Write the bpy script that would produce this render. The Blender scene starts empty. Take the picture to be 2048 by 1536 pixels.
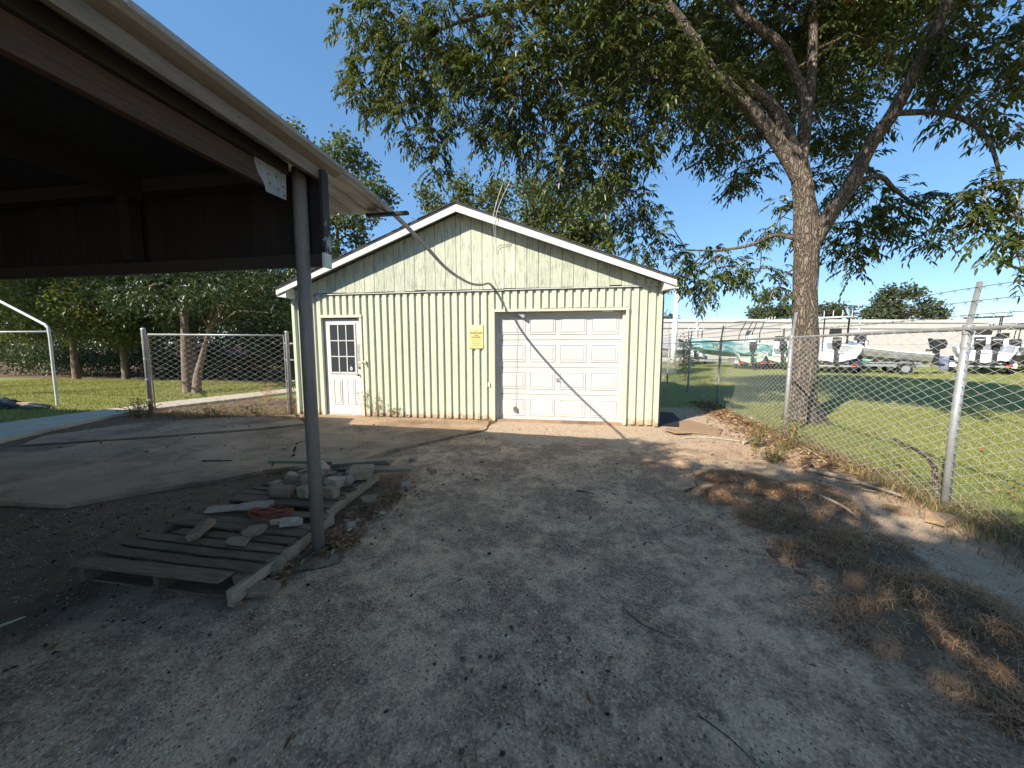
import bpy, math, random
import numpy as np
from mathutils import Vector, Matrix

R = math.radians
SC = bpy.context.scene
COL = SC.collection

# ------------------------------------------------------------------ camera
cam_d = bpy.data.cameras.new('camera')
cam = bpy.data.objects.new('camera', cam_d)
COL.objects.link(cam)
cam_d.sensor_width = 36.0
cam_d.lens = 13.0
cam_d.clip_start = 0.05
cam_d.clip_end = 900
cam.location = (0, 0, 1.4708)
cam.rotation_euler = (R(90 - 5.695), 0, R(9.47))
SC.camera = cam

# ------------------------------------------------------------------ light
SUN_DIR = Vector((0.918, 1.094, -1.0)).normalized()      # direction the light travels
SUN_EL = math.asin(-SUN_DIR.z)
W = bpy.data.worlds.new('World')
SC.world = W
W.use_nodes = True
wn = W.node_tree.nodes
bg = wn['Background']
sky = wn.new('ShaderNodeTexSky')
sky.sky_type = 'NISHITA'
sky.sun_disc = False
sky.sun_elevation = SUN_EL
sky.sun_rotation = math.atan2(-SUN_DIR.x, -SUN_DIR.y)
sky.altitude = 2500
sky.air_density = 1.0
sky.dust_density = 0.0
sky.ozone_density = 4.5
sky_gamma = wn.new('ShaderNodeGamma')            # the phone compresses the sky's range evenly
sky_gamma.inputs[1].default_value = 0.56
sky_hsv = wn.new('ShaderNodeHueSaturation')
sky_hsv.inputs['Saturation'].default_value = 1.4
sky_hsv.inputs['Value'].default_value = 1.5
W.node_tree.links.new(sky.outputs[0], sky_gamma.inputs[0])
W.node_tree.links.new(sky_gamma.outputs[0], sky_hsv.inputs['Color'])
W.node_tree.links.new(sky_hsv.outputs[0], bg.inputs[0])
bg.inputs[1].default_value = 0.15
sd = bpy.data.lights.new('sun', 'SUN')
sd.energy = 4.45
sd.angle = R(0.53)
sd.color = (1.0, 0.92, 0.80)
sun = bpy.data.objects.new('sun', sd)
COL.objects.link(sun)
sun.location = (-20, -25, 25)
sun.rotation_euler = SUN_DIR.to_track_quat('-Z', 'Y').to_euler()
SC.view_settings.view_transform = 'Standard'
SC.view_settings.look = 'None'
SC.view_settings.exposure = 0.94
SC.view_settings.gamma = 1.0
SC.view_settings.use_curve_mapping = False
SC.cycles.max_bounces = 4
SC.cycles.diffuse_bounces = 3
SC.cycles.use_adaptive_sampling = True
SC.cycles.adaptive_threshold = 0.03
SC.cycles.transparent_max_bounces = 8
SC.cycles.use_denoising = True

rng = np.random.default_rng(7)
random.seed(7)


# ------------------------------------------------------------------ materials
def _mat(name):
    m = bpy.data.materials.new(name)
    m.use_nodes = True
    nt = m.node_tree
    return m, nt, nt.nodes, nt.links, nt.nodes['Principled BSDF']


def _mix(nt, fac, a, b, mode='MIX'):
    n = nt.nodes.new('ShaderNodeMix')
    n.data_type = 'RGBA'
    n.blend_type = mode
    for i, v in ((0, fac), (6, a), (7, b)):
        s = n.inputs[i]
        if hasattr(v, 'is_output') or isinstance(v, bpy.types.NodeSocket):
            nt.links.new(v, s)
        else:
            s.default_value = v if i == 0 else (v[0], v[1], v[2], 1)
    return n.outputs[2]


def _noise(nt, vec, scale, detail=4, rough=0.6):
    n = nt.nodes.new('ShaderNodeTexNoise')
    n.inputs['Scale'].default_value = scale
    n.inputs['Detail'].default_value = detail
    n.inputs['Roughness'].default_value = rough
    if vec is not None:
        nt.links.new(vec, n.inputs['Vector'])
    return n.outputs[0]


def _ramp(nt, fac, lo, hi):
    n = nt.nodes.new('ShaderNodeMapRange')
    n.inputs[1].default_value = lo
    n.inputs[2].default_value = hi
    nt.links.new(fac, n.inputs[0])
    return n.outputs[0]


def _vec(nt, stretch=(1, 1, 1)):
    tc = nt.nodes.new('ShaderNodeNewGeometry')
    mp = nt.nodes.new('ShaderNodeMapping')
    mp.inputs['Scale'].default_value = stretch
    nt.links.new(tc.outputs['Position'], mp.inputs[0])
    return mp.outputs[0]


def _bump(nt, bsdf, h, strength, dist):
    b = nt.nodes.new('ShaderNodeBump')
    b.inputs['Strength'].default_value = strength
    b.inputs['Distance'].default_value = dist
    nt.links.new(h, b.inputs['Height'])
    nt.links.new(b.outputs[0], bsdf.inputs['Normal'])


def surf(name, base, second=None, scale=6, stretch=(1, 1, 1), lo=0.4, hi=0.7, rough=0.7, bump=0.2, bdist=0.01,
         metallic=0.0, fine=60, finevar=0.12, third=None, tscale=2, tlo=0.55, thi=0.7, spec=0.3, island=0.0):
    """weathered surface: base mixed with a second colour by noise, fine grain on top, optional third stain"""
    m, nt, n, l, b = _mat(name)
    v = _vec(nt, stretch)
    c = _mix(nt, 0.0, base, base)
    f1 = _noise(nt, v, scale)
    if second:
        c = _mix(nt, _ramp(nt, f1, lo, hi), base, second)
    if third:
        c = _mix(nt, _ramp(nt, _noise(nt, v, tscale, 6, 0.7), tlo, thi), c, third)
    fn = _noise(nt, v, fine, 3)
    g = nt.nodes.new('ShaderNodeMapRange')
    g.inputs[3].default_value = 1 - finevar
    g.inputs[4].default_value = 1 + finevar
    g.inputs[1].default_value = 0.3
    g.inputs[2].default_value = 0.7
    l.new(fn, g.inputs[0])
    hsv = nt.nodes.new('ShaderNodeHueSaturation')
    l.new(c, hsv.inputs['Color'])
    if island:
        geo = nt.nodes.new('ShaderNodeObjectInfo')
        mr = nt.nodes.new('ShaderNodeMapRange')
        mr.inputs[3].default_value = 1 - island
        mr.inputs[4].default_value = 1 + island
        l.new(geo.outputs['Random'], mr.inputs[0])
        mul = nt.nodes.new('ShaderNodeMath')
        mul.operation = 'MULTIPLY'
        l.new(mr.outputs[0], mul.inputs[0])
        l.new(g.outputs[0], mul.inputs[1])
        l.new(mul.outputs[0], hsv.inputs['Value'])
    else:
        l.new(g.outputs[0], hsv.inputs['Value'])
    l.new(hsv.outputs[0], b.inputs['Base Color'])
    b.inputs['Roughness'].default_value = rough
    b.inputs['Metallic'].default_value = metallic
    b.inputs['Specular IOR Level'].default_value = spec
    if bump:
        add = nt.nodes.new('ShaderNodeMath')
        add.operation = 'ADD'
        l.new(f1, add.inputs[0])
        l.new(fn, add.inputs[1])
        _bump(nt, b, add.outputs[0], bump, bdist)
    return m


def leafmat(name, a, b2, trans=0.35, rough=0.45, spec=0.4, c3=None, p3=0.04):
    m, nt, n, l, b = _mat(name)
    geo = n.new('ShaderNodeNewGeometry')
    rnd = geo.outputs['Random Per Island']
    c = _mix(nt, rnd, a, b2)
    if c3:
        gt = n.new('ShaderNodeMath')
        gt.operation = 'GREATER_THAN'
        gt.inputs[1].default_value = 1 - p3
        wh = n.new('ShaderNodeTexWhiteNoise')
        wh.noise_dimensions = '1D'
        l.new(rnd, wh.inputs['W'])
        l.new(wh.outputs[0], gt.inputs[0])
        c = _mix(nt, gt.outputs[0], c, c3)
    l.new(c, b.inputs['Base Color'])
    b.inputs['Roughness'].default_value = rough
    b.inputs['Specular IOR Level'].default_value = spec
    if trans:
        tr = n.new('ShaderNodeBsdfTranslucent')
        hs = n.new('ShaderNodeHueSaturation')
        hs.inputs['Saturation'].default_value = 1.15
        hs.inputs['Value'].default_value = 1.34
        hs.inputs['Hue'].default_value = 0.48
        l.new(c, hs.inputs['Color'])
        l.new(hs.outputs[0], tr.inputs[0])
        mx = n.new('ShaderNodeMixShader')
        mx.inputs[0].default_value = trans
        l.new(b.outputs[0], mx.inputs[1])
        l.new(tr.outputs[0], mx.inputs[2])
        l.new(mx.outputs[0], n['Material Output'].inputs[0])
    return m


M = {}
M['green_wood'] = surf('green_painted_wood', (.47, .49, .37), (.54, .56, .44), 5, (5, 5, .5), .35, .65, .75, .35, .006, fine=40, finevar=.16,
                       third=(.25, .255, .19), tscale=7, tlo=.50, thi=.66, island=.10)
M['green_metal'] = surf('green_painted_metal', (.51, .535, .41), (.56, .58, .45), 3, (3, 3, .6), .35, .7, .5, .06, .004, fine=25, finevar=.05,
                        third=(.40, .41, .31), tscale=5, tlo=.54, thi=.78, spec=.35)
_m = M['green_metal']
_nt = _m.node_tree
_b = _nt.nodes['Principled BSDF']
_src = _b.inputs['Base Color'].links[0].from_socket
_geo = _nt.nodes.new('ShaderNodeNewGeometry')
_sep = _nt.nodes.new('ShaderNodeSeparateXYZ')
_nt.links.new(_geo.outputs['Position'], _sep.inputs[0])
_ma = _nt.nodes.new('ShaderNodeMath')                 # rust and splashed mud with a ragged upper edge
_ma.operation = 'MULTIPLY_ADD'
_nt.links.new(_noise(_nt, _geo.outputs['Position'], 13, 6, .7), _ma.inputs[0])
_ma.inputs[1].default_value = -.55
_nt.links.new(_sep.outputs[2], _ma.inputs[2])
_nt.links.new(_mix(_nt, _ramp(_nt, _ma.outputs[0], -.11, -.25), _src, (.36, .24, .14)), _b.inputs['Base Color'])
M['white_trim'] = surf('white_trim', (.60, .59, .555), (.50, .49, .45), 4, (1, 1, 1), .5, .8, .6, .15, .004, third=(.42, .38, .30), tscale=9, tlo=.66, thi=.74)
M['cream_trim'] = surf('cream_trim', (.62, .60, .46), (.55, .54, .38), 6, rough=.65, bump=.2, bdist=.004, third=(.40, .30, .20), tscale=12, tlo=.62, thi=.72)
M['white_door'] = surf('white_door', (.64, .63, .595), (.56, .545, .505), 3, (1, 1, .6), .45, .75, .45, .05, .002, fine=80, finevar=.03,
                       third=(.40, .36, .30), tscale=7, tlo=.62, thi=.80)
M['garage_white'] = surf('garage_door_white', (.57, .555, .525), (.52, .505, .475), 2, (1, 1, 1), .4, .8, .45, .08, .0015, fine=120, finevar=.03,
                         third=(.46, .43, .385), tscale=6, tlo=.66, thi=.85)
M['jamb'] = surf('door_jamb', (.50, .49, .47), (.42, .41, .38), 5, rough=.6, bump=.1)
M['shingle'] = surf('roof_shingle', (.10, .095, .09), (.06, .055, .055), 20, rough=.9, bump=.5, bdist=.01)
M['soffit'] = surf('soffit_wood', (.45, .47, .36), (.36, .37, .28), 6, rough=.8)
M['dark'] = surf('dark_interior', (.03, .03, .032), rough=.8, bump=0)
M['galv'] = surf('galvanised_steel', (.40, .40, .39), (.31, .31, .30), 14, rough=.5, bump=.08, bdist=.003, metallic=.4, fine=90, finevar=.1,
                 third=(.30, .25, .20), tscale=9, tlo=.70, thi=.8, spec=.5)
M['galv_wire'] = surf('galvanised_wire', (.52, .52, .50), (.40, .40, .39), 8, rough=.5, bump=0, metallic=.25, spec=.5)
M['rust_wire'] = surf('barbed_wire', (.17, .16, .15), (.20, .13, .09), 10, rough=.6, bump=0, metallic=.4)
M['grey_post'] = surf('grey_painted_post', (.22, .187, .15), (.17, .145, .117), 8, (1, 1, .3), rough=.45, bump=.06, bdist=.003, third=(.38, .36, .33), tscale=14,
                      tlo=.66, thi=.74, spec=.4)
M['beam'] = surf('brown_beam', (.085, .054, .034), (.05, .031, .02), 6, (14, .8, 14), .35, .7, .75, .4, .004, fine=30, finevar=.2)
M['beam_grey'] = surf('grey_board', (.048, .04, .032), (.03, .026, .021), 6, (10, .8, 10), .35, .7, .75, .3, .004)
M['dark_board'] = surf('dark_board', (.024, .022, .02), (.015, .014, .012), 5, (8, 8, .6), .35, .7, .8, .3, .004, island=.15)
M['shade_board'] = surf('dark_shade_board', (.035, .034, .032), (.022, .022, .021), 4, (6, .6, 6), rough=.8, bump=.2)  # near-black tone stands for the shade under the carport roof
M['trim_metal'] = surf('eave_trim_metal', (.20, .158, .115), (.135, .105, .076), 7, (3, .6, 3), .4, .7, .5, .1, .003, third=(.13, .11, .085), tscale=10, tlo=.60, thi=.74)
M['roof_metal'] = surf('corrugated_roof_metal', (.33, .31, .28), (.24, .225, .20), 4, (6, .6, 6), .4, .7, .45, .08, .003, metallic=.3)
M['black_peel'] = surf('peeling_black_panel', (.025, .025, .028), (.04, .04, .045), 5, rough=.5, third=(.30, .34, .38), tscale=3, tlo=.60, thi=.64)
M['pallet'] = surf('weathered_pallet_wood', (.20, .138, .088), (.095, .066, .042), 7, (1, 9, 9), .35, .7, .85, .5, .005, fine=40, finevar=.25, island=.22)
M['stringer'] = surf('pallet_stringer_wood', (.37, .27, .175), (.26, .185, .12), 7, (9, 1, 9), .35, .7, .85, .4, .005, fine=40, finevar=.2, island=.12)
M['board_grey'] = surf('painted_scrap_board', (.27, .215, .14), (.20, .16, .105), 6, (1, 6, 6), .35, .7, .7, .3, .004, island=.12)
M['chunk_white'] = surf('pale_plaster_chunk', (.45, .35, .255), (.31, .24, .175), 14, rough=.9, bump=.6, bdist=.01)
M['chunk_grey'] = surf('broken_concrete', (.29, .205, .135), (.20, .14, .093), 18, rough=.95, bump=.8, bdist=.01, island=.2)
M['chunk_tan'] = surf('tan_masonry', (.38, .26, .16), (.28, .19, .115), 18, rough=.95, bump=.8, bdist=.01, island=.15)
M['brick_red'] = surf('red_brick', (.25, .115, .075), (.18, .08, .055), 18, rough=.95, bump=.7, bdist=.008, island=.15)
M['orange'] = surf('orange_twine', (.40, .10, .05), (.30, .075, .04), 20, rough=.7, bump=0)
M['concrete'] = surf('tan_concrete', (.42, .29, .182), (.28, .19, .118), 1.3, (1, 1, 1), .35, .7, .92, .35, .006, fine=90, finevar=.16,
                     third=(.17, .118, .077), tscale=1.1, tlo=.48, thi=.64)
M['walk'] = surf('walkway_concrete', (.50, .43, .34), (.43, .365, .285), 2.5, rough=.92, bump=.25, bdist=.005, fine=80, finevar=.1,
                 third=(.32, .27, .21), tscale=3, tlo=.62, thi=.75)
M['bark'] = surf('pecan_bark', (.25, .205, .165), (.10, .082, .068), 16, (1, 1, .30), .42, .60, .95, 1.0, .06, fine=60, finevar=.35,
                 third=(.36, .31, .255), tscale=9, tlo=.55, thi=.68)
m, nt, n, l, b = _mat('pecan_bark_plates')
v = _vec(nt, (1, 1, .26))
wv_ = n.new('ShaderNodeVectorMath')
wv_.operation = 'ADD'
nn_ = n.new('ShaderNodeTexNoise')
nn_.inputs['Scale'].default_value = 9
nn_.inputs['Detail'].default_value = 5
l.new(v, nn_.inputs['Vector'])
sc_ = n.new('ShaderNodeVectorMath')
sc_.operation = 'SCALE'
sc_.inputs['Scale'].default_value = .20
l.new(nn_.outputs['Color'], sc_.inputs[0])
l.new(v, wv_.inputs[0])
l.new(sc_.outputs[0], wv_.inputs[1])
ve_ = n.new('ShaderNodeTexVoronoi')
ve_.feature = 'DISTANCE_TO_EDGE'
ve_.inputs['Scale'].default_value = 21
l.new(wv_.outputs[0], ve_.inputs['Vector'])
vc_ = n.new('ShaderNodeTexVoronoi')
vc_.inputs['Scale'].default_value = 21
l.new(wv_.outputs[0], vc_.inputs['Vector'])
pl_ = _mix(nt, vc_.outputs['Color'], (.22, .176, .136), (.31, .255, .20))
pl_ = _mix(nt, _ramp(nt, _noise(nt, v, 40, 4), .4, .7), pl_, (.17, .14, .112))
pl_ = _mix(nt, _ramp(nt, ve_.outputs['Distance'], .14, .0), pl_, (.11, .088, .070))
l.new(pl_, b.inputs['Base Color'])
b.inputs['Roughness'].default_value = .95
b.inputs['Specular IOR Level'].default_value = .15
mm_ = n.new('ShaderNodeMath')
mm_.operation = 'MULTIPLY_ADD'
l.new(_ramp(nt, ve_.outputs['Distance'], 0, .22), mm_.inputs[0])
mm_.inputs[1].default_value = 1.4
l.new(_noise(nt, v, 40, 5), mm_.inputs[2])
_bump(nt, b, mm_.outputs[0], 1.0, .022)
M['bark'] = m
M['bark2'] = surf('brown_bark', (.24, .175, .13), (.16, .115, .085), 10, (1, 1, .4), .38, .62, .95, .9, .02, fine=45, finevar=.25)
M['twig'] = surf('pale_twig', (.30, .27, .23), (.20, .175, .15), 12, rough=.9, bump=.3)
M['stick'] = surf('bleached_stick', (.40, .34, .27), (.28, .235, .185), 12, rough=.9, bump=.4, island=.2)
M['leaf_pecan'] = leafmat('pecan_leaf', (.04, .06, .015), (.12, .145, .038), .36, .36, .5, (.26, .15, .045), .012)
M['leaf_dark'] = leafmat('dark_leaf', (.026, .048, .015), (.070, .100, .030), .28, .4, .5)
M['leaf_light'] = leafmat('light_leaf', (.09, .125, .045), (.15, .175, .07), .35, .45, .4)
M['leaf_olive'] = leafmat('olive_leaf', (.075, .10, .028), (.16, .185, .055), .32, .45, .4, (.17, .08, .03), .02)
M['leaf_far'] = leafmat('far_leaf', (.05, .07, .03), (.09, .11, .05), .25, .6, .3)
M['grass'] = leafmat('lawn_grass', (.185, .225, .06), (.375, .385, .135), .35, .6, .25, (.30, .25, .11), .10)
M['weed'] = leafmat('weed_leaf', (.11, .125, .045), (.26, .225, .10), .3, .6, .25, (.40, .28, .14), .35)
M['straw'] = leafmat('dry_straw', (.36, .215, .115), (.62, .41, .235), .15, .8, .15, (.17, .105, .06), .15)
M['litter'] = leafmat('fallen_leaf', (.17, .085, .04), (.36, .215, .11), .15, .8, .2, (.45, .36, .22), .15)
M['gravel'] = leafmat('gravel_stone', (.10, .07, .048), (.44, .31, .20), 0, .9, .2, (.76, .60, .44), .12)
M['crumb'] = leafmat('dark_crumb', (.022, .020, .018), (.06, .05, .042), 0, .9, .2)
M['white_paint'] = surf('white_gel_coat', (.78, .78, .77), (.70, .70, .68), 3, rough=.3, bump=0, spec=.5)
M['teal_hull'] = surf('teal_hull_wrap', (.10, .31, .35), (.46, .56, .55), 1.6, (1, 1, 3), .45, .58, .35, 0, spec=.5, third=(.02, .10, .13), tscale=2.5, tlo=.58, thi=.62)
M['palegreen_hull'] = surf('pale_green_hull', (.50, .60, .47), (.44, .54, .42), 3, rough=.4, bump=0)
M['alu'] = surf('aluminium', (.45, .46, .47), (.36, .37, .38), 5, rough=.4, metallic=.6, bump=0)
M['black'] = surf('black_plastic', (.02, .02, .022), (.03, .03, .032), 5, rough=.35, bump=0, spec=.5)
M['rubber'] = surf('tyre_rubber', (.025, .025, .025), rough=.85, bump=0)
M['tarp'] = surf('grey_tarp', (.36, .37, .39), (.28, .29, .31), 3, rough=.6, bump=.2)
M['blue_barrel'] = surf('blue_barrel', (.16, .19, .30), (.12, .14, .23), 4, rough=.5, bump=0)
M['red_paint'] = surf('red_car_paint', (.42, .02, .02), (.36, .018, .018), 4, rough=.25, bump=0, spec=.6)
M['red_light'] = surf('red_tail_light', (.40, .02, .02), rough=.3, bump=0)
M['warehouse'] = surf('white_warehouse_wall', (.58, .54, .50), (.53, .49, .455), .5, (1, 1, 2), .35, .7, .8, .1, .01, fine=6, finevar=.04)
M['warehouse_line'] = surf('warehouse_dark_band', (.16, .16, .17), rough=.7, bump=0)
M['house_wall'] = surf('grey_house_siding', (.34, .32, .30), (.28, .26, .24), 3, rough=.85)
M['yellow'] = surf('yellow_sign', (.66, .57, .25), (.61, .52, .22), 12, rough=.5, bump=0, fine=60, finevar=.05)
M['sign_white'] = surf('sign_header', (.72, .66, .38), rough=.5, bump=0)
M['ink'] = surf('dark_ink', (.10, .085, .03), rough=.6, bump=0)
M['ink_pale'] = surf('faded_ink', (.38, .31, .09), rough=.6, bump=0)
M['sticker'] = surf('white_sticker', (.72, .74, .76), rough=.5, bump=0)
M['sticker_blue'] = surf('blue_sticker_print', (.10, .16, .32), rough=.5, bump=0)
M['plywood'] = surf('plywood', (.36, .24, .14), (.28, .18, .10), 3, (1, 4, 1), .35, .7, .85, .3, .004)
M['black_plastic'] = surf('black_plastic_sheet', (.018, .018, .02), (.03, .03, .032), 8, rough=.35, bump=.6, bdist=.03, spec=.5)
M['conduit'] = surf('grey_conduit', (.33, .32, .31), (.25, .245, .24), 9, rough=.55, bump=.05)
M['cord'] = surf('pale_cord', (.40, .38, .34), rough=.8, bump=0)
M['white_pipe'] = surf('white_frame_pipe', (.70, .69, .66), (.60, .57, .50), 8, rough=.4, bump=0, third=(.45, .30, .14), tscale=7, tlo=.64, thi=.72)
M['brass'] = surf('brass_hardware', (.30, .26, .18), rough=.35, metallic=.8, bump=0)

# glass for the nine-light door
m, nt, n, l, b = _mat('door_glass')
b.inputs['Base Color'].default_value = (.045, .05, .055, 1)
b.inputs['Roughness'].default_value = .04
b.inputs['Specular IOR Level'].default_value = .6
_bump(nt, b, _noise(nt, _vec(nt), 3, 2), .03, .01)
M['glass'] = m
m, nt, n, l, b = _mat('dark_glass')
b.inputs['Base Color'].default_value = (.03, .035, .04, 1)
b.inputs['Roughness'].default_value = .08
M['dark_glass'] = m


# ------------------------------------------------------------------ object helpers
WL = {}


def put(o, parent=None, label=None, cat=None, group=None, kind=None):
    COL.objects.link(o)
    if parent is not None:
        o.parent = parent
    if label:
        o['label'] = label
    if cat:
        o['category'] = cat
    if group:
        o['group'] = group
    if kind:
        o['kind'] = kind
    return o


def thing(name, label, cat, loc, group=None, kind=None):
    o = bpy.data.objects.new(name, None)
    o.empty_display_size = .1
    o.location = loc
    WL[o] = Vector(loc)
    return put(o, None, label, cat, group, kind)


def wl(o):
    return WL.get(o, Vector((0, 0, 0)))


def finish(name, me, mat, parent, label=None, cat=None, group=None, kind=None, origin=None, smooth=False):
    """me has world coordinates; move its origin to the parent's (or its own base) and link it"""
    if parent is not None:
        og = wl(parent)
    elif origin is not None:
        og = Vector(origin)
    else:
        n = len(me.vertices)
        a = np.empty(n * 3)
        me.vertices.foreach_get('co', a)
        a = a.reshape(-1, 3)
        og = Vector(((a[:, 0].min() + a[:, 0].max()) / 2, (a[:, 1].min() + a[:, 1].max()) / 2, a[:, 2].min()))
    me.transform(Matrix.Translation(-og))
    if mat is not None:
        me.materials.append(M[mat] if isinstance(mat, str) else mat)
    if smooth:
        me.polygons.foreach_set('use_smooth', [True] * len(me.polygons))
    o = bpy.data.objects.new(name, me)
    WL[o] = og
    if parent is None:
        o.location = og
    return put(o, parent, label, cat, group, kind)


def arr_mesh(name, verts, faces):
    """verts (V,3) float, faces (F,k) int numpy -> mesh, fast"""
    me = bpy.data.meshes.new(name)
    V = np.asarray(verts, dtype=np.float32).reshape(-1, 3)
    F = np.asarray(faces, dtype=np.int32)
    me.vertices.add(len(V))
    me.vertices.foreach_set('co', V.ravel())
    k = F.shape[1]
    me.loops.add(F.size)
    me.loops.foreach_set('vertex_index', F.ravel())
    me.polygons.add(len(F))
    me.polygons.foreach_set('loop_start', np.arange(len(F), dtype=np.int32) * k)
    me.polygons.foreach_set('loop_total', np.full(len(F), k, dtype=np.int32))
    me.update(calc_edges=True)
    me.validate()
    return me


class MB:
    def __init__(self):
        self.v, self.f = [], []

    def add(self, vs, fs):
        b = len(self.v)
        self.v += [tuple(p) for p in vs]
        self.f += [tuple(i + b for i in f) for f in fs]
        return self

    def box(self, x0, x1, y0, y1, z0, z1):
        return self.add([(x0, y0, z0), (x1, y0, z0), (x1, y1, z0), (x0, y1, z0), (x0, y0, z1), (x1, y0, z1), (x1, y1, z1), (x0, y1, z1)],
                        [(0, 3, 2, 1), (4, 5, 6, 7), (0, 1, 5, 4), (1, 2, 6, 5), (2, 3, 7, 6), (3, 0, 4, 7)])

    def bar(self, p, q, w, h, up=(0, 0, 1), roll=0):
        p, q = Vector(p), Vector(q)
        d = (q - p).normalized()
        s = d.cross(Vector(up))
        if s.length < 1e-4:
            s = d.cross(Vector((1, 0, 0)))
        s.normalize()
        u = s.cross(d)
        if roll:
            c, k = math.cos(roll), math.sin(roll)
            s, u = s * c + u * k, u * c - s * k
        s, u = s * w / 2, u * h / 2
        vs = [p - s - u, p + s - u, p + s + u, p - s + u, q - s - u, q + s - u, q + s + u, q - s + u]
        return self.add(vs, [(3, 2, 1, 0), (4, 5, 6, 7), (0, 1, 5, 4), (1, 2, 6, 5), (2, 3, 7, 6), (3, 0, 4, 7)])

    def tube(self, path, rad, sides=8, cap=True, wob=0.0, lump=None):
        path = [Vector(p) for p in path]
        if not hasattr(rad, '__len__'):
            rad = [rad] * len(path)
        ref = None
        rings = []
        for i, p in enumerate(path):
            a = path[max(i - 1, 0)]
            c = path[min(i + 1, len(path) - 1)]
            d = (c - a).normalized()
            if ref is None:
                ref = d.orthogonal().normalized()
            ref = (ref - d * ref.dot(d))
            ref = ref.normalized() if ref.length > 1e-5 else d.orthogonal().normalized()
            b2 = d.cross(ref)
            ring = []
            for k in range(sides):
                t = 2 * math.pi * k / sides
                r = rad[i]
                if wob:
                    r *= 1 + random.uniform(-wob, wob)
                if lump:
                    r *= lump(i, t)
                ring.append(p + (ref * math.cos(t) + b2 * math.sin(t)) * r)
            rings.append(ring)
        vs = [q for r in rings for q in r]
        fs = []
        for i in range(len(rings) - 1):
            for k in range(sides):
                k2 = (k + 1) % sides
                fs.append((i * sides + k, i * sides + k2, (i + 1) * sides + k2, (i + 1) * sides + k))
        if cap:
            fs.append(tuple(range(sides - 1, -1, -1)))
            b0 = (len(rings) - 1) * sides
            fs.append(tuple(b0 + k for k in range(sides)))
        return self.add(vs, fs)

    def prism(self, poly, a, ext):
        """poly list of 3D points, extruded by vector ext"""
        n = len(poly)
        e = Vector(ext)
        vs = [Vector(p) for p in poly] + [Vector(p) + e for p in poly]
        fs = [tuple(range(n - 1, -1, -1)), tuple(range(n, 2 * n))] + [(i, (i + 1) % n, n + (i + 1) % n, n + i) for i in range(n)]
        return self.add(vs, fs)

    def mesh(self, name):
        me = bpy.data.meshes.new(name)
        me.from_pydata(self.v, [], self.f)
        me.validate()
        me.update()
        import bmesh
        bm = bmesh.new()
        bm.from_mesh(me)
        bmesh.ops.recalc_face_normals(bm, faces=bm.faces)
        bm.to_mesh(me)
        bm.free()
        return me

    def build(self, name, mat, parent=None, bevel=0, **kw):
        o = finish(name, self.mesh(name), mat, parent, **kw)
        if bevel:
            md = o.modifiers.new('bevel', 'BEVEL')
            md.width = bevel
            md.segments = 2
            md.limit_method = 'ANGLE'
        return o


def smooth_path(pts, sub=6):
    P = [Vector(p) for p in pts]
    out = []
    for i in range(len(P) - 1):
        p0, p1, p2, p3 = P[max(i - 1, 0)], P[i], P[i + 1], P[min(i + 2, len(P) - 1)]
        for k in range(sub):
            t = k / sub
            out.append(.5 * ((2 * p1) + (p2 - p0) * t + (2 * p0 - 5 * p1 + 4 * p2 - p3) * t * t + (3 * p1 - p0 - 3 * p2 + p3) * t ** 3))
    out.append(P[-1])
    return out


# ------------------------------------------------------------------ ground
WALK_NEAR = [(-8.2, 3.2), (-8.7, 4.2), (-9.15, 5.1), (-9.55, 6.15), (-9.62, 7.05), (-9.45, 7.9), (-9.15, 9.0), (-8.9, 10.4), (-8.7, 12.5)]
WALK_FAR = [(-10.2, 3.0), (-10.5, 4.2), (-10.65, 5.3), (-10.62, 6.2), (-10.6, 7.2), (-10.5, 8.1), (-10.2, 9.3), (-9.75, 10.9), (-9.5, 12.6)]


def vnoise(x, y, s, seed=0):
    x = x * s + seed * 17.3
    y = y * s - seed * 9.1
    return (np.sin(x * 1.7 + 1.3 * np.sin(y * 1.1 + seed)) + np.sin(y * 1.9 + 1.7 * np.sin(x * .83 + 2 * seed)) + np.sin((x + y) * 1.31 + np.sin(x * 2.3 - y * 1.7))) / 3


def sstep(a, b, x):
    t = np.clip((x - a) / (b - a), 0, 1)
    return t * t * (3 - 2 * t)


MOUND = [(1.75, 4.05, .45, .13), (2.1, 3.75, .45, .15), (1.85, 3.3, .42, .14), (2.0, 2.85, .40, .14), (1.95, 2.35, .42, .15), (2.15, 1.85, .45, .16),
         (2.25, 1.3, .5, .15), (1.42, 3.72, .34, .09), (1.6, 3.2, .3, .10), (1.62, 2.75, .28, .08), (1.7, 2.1, .34, .10), (1.85, 1.5, .4, .11), (2.35, 4.1, .3, .08)]


def mound(x, y):
    h = 0
    for mx, my, r, a in MOUND:
        h = np.maximum(h, a * np.exp(-((x - mx) ** 2 + (y - my) ** 2) / r ** 2 * 1.2))
    return h


def H(x, y):
    x = np.asarray(x, float)
    y = np.asarray(y, float)
    near = np.exp(-((x - 0) ** 2 + (y - 5) ** 2) / 400)
    h = .010 * vnoise(x, y, .9, 1) + .006 * vnoise(x, y, 2.7, 2) + .003 * vnoise(x, y, 7, 3)
    keep = 1 - np.exp(-(np.maximum(0, np.abs(x + 2.2) - 3.6) ** 2 + np.maximum(0, np.abs(y - 9.5) - 2.6) ** 2) / .25)
    slab = sstep(-1.6, -2.6, x) * sstep(1.6, 2.4, y)
    h = h * near * keep * (1 - .8 * slab) * (1 + sstep(.5, 2, x))
    h = h + mound(x, y) + .05 * np.exp(-((x - 3.35) / .5) ** 2) * sstep(9, 6, y)
    return h - .012 * slab


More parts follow.
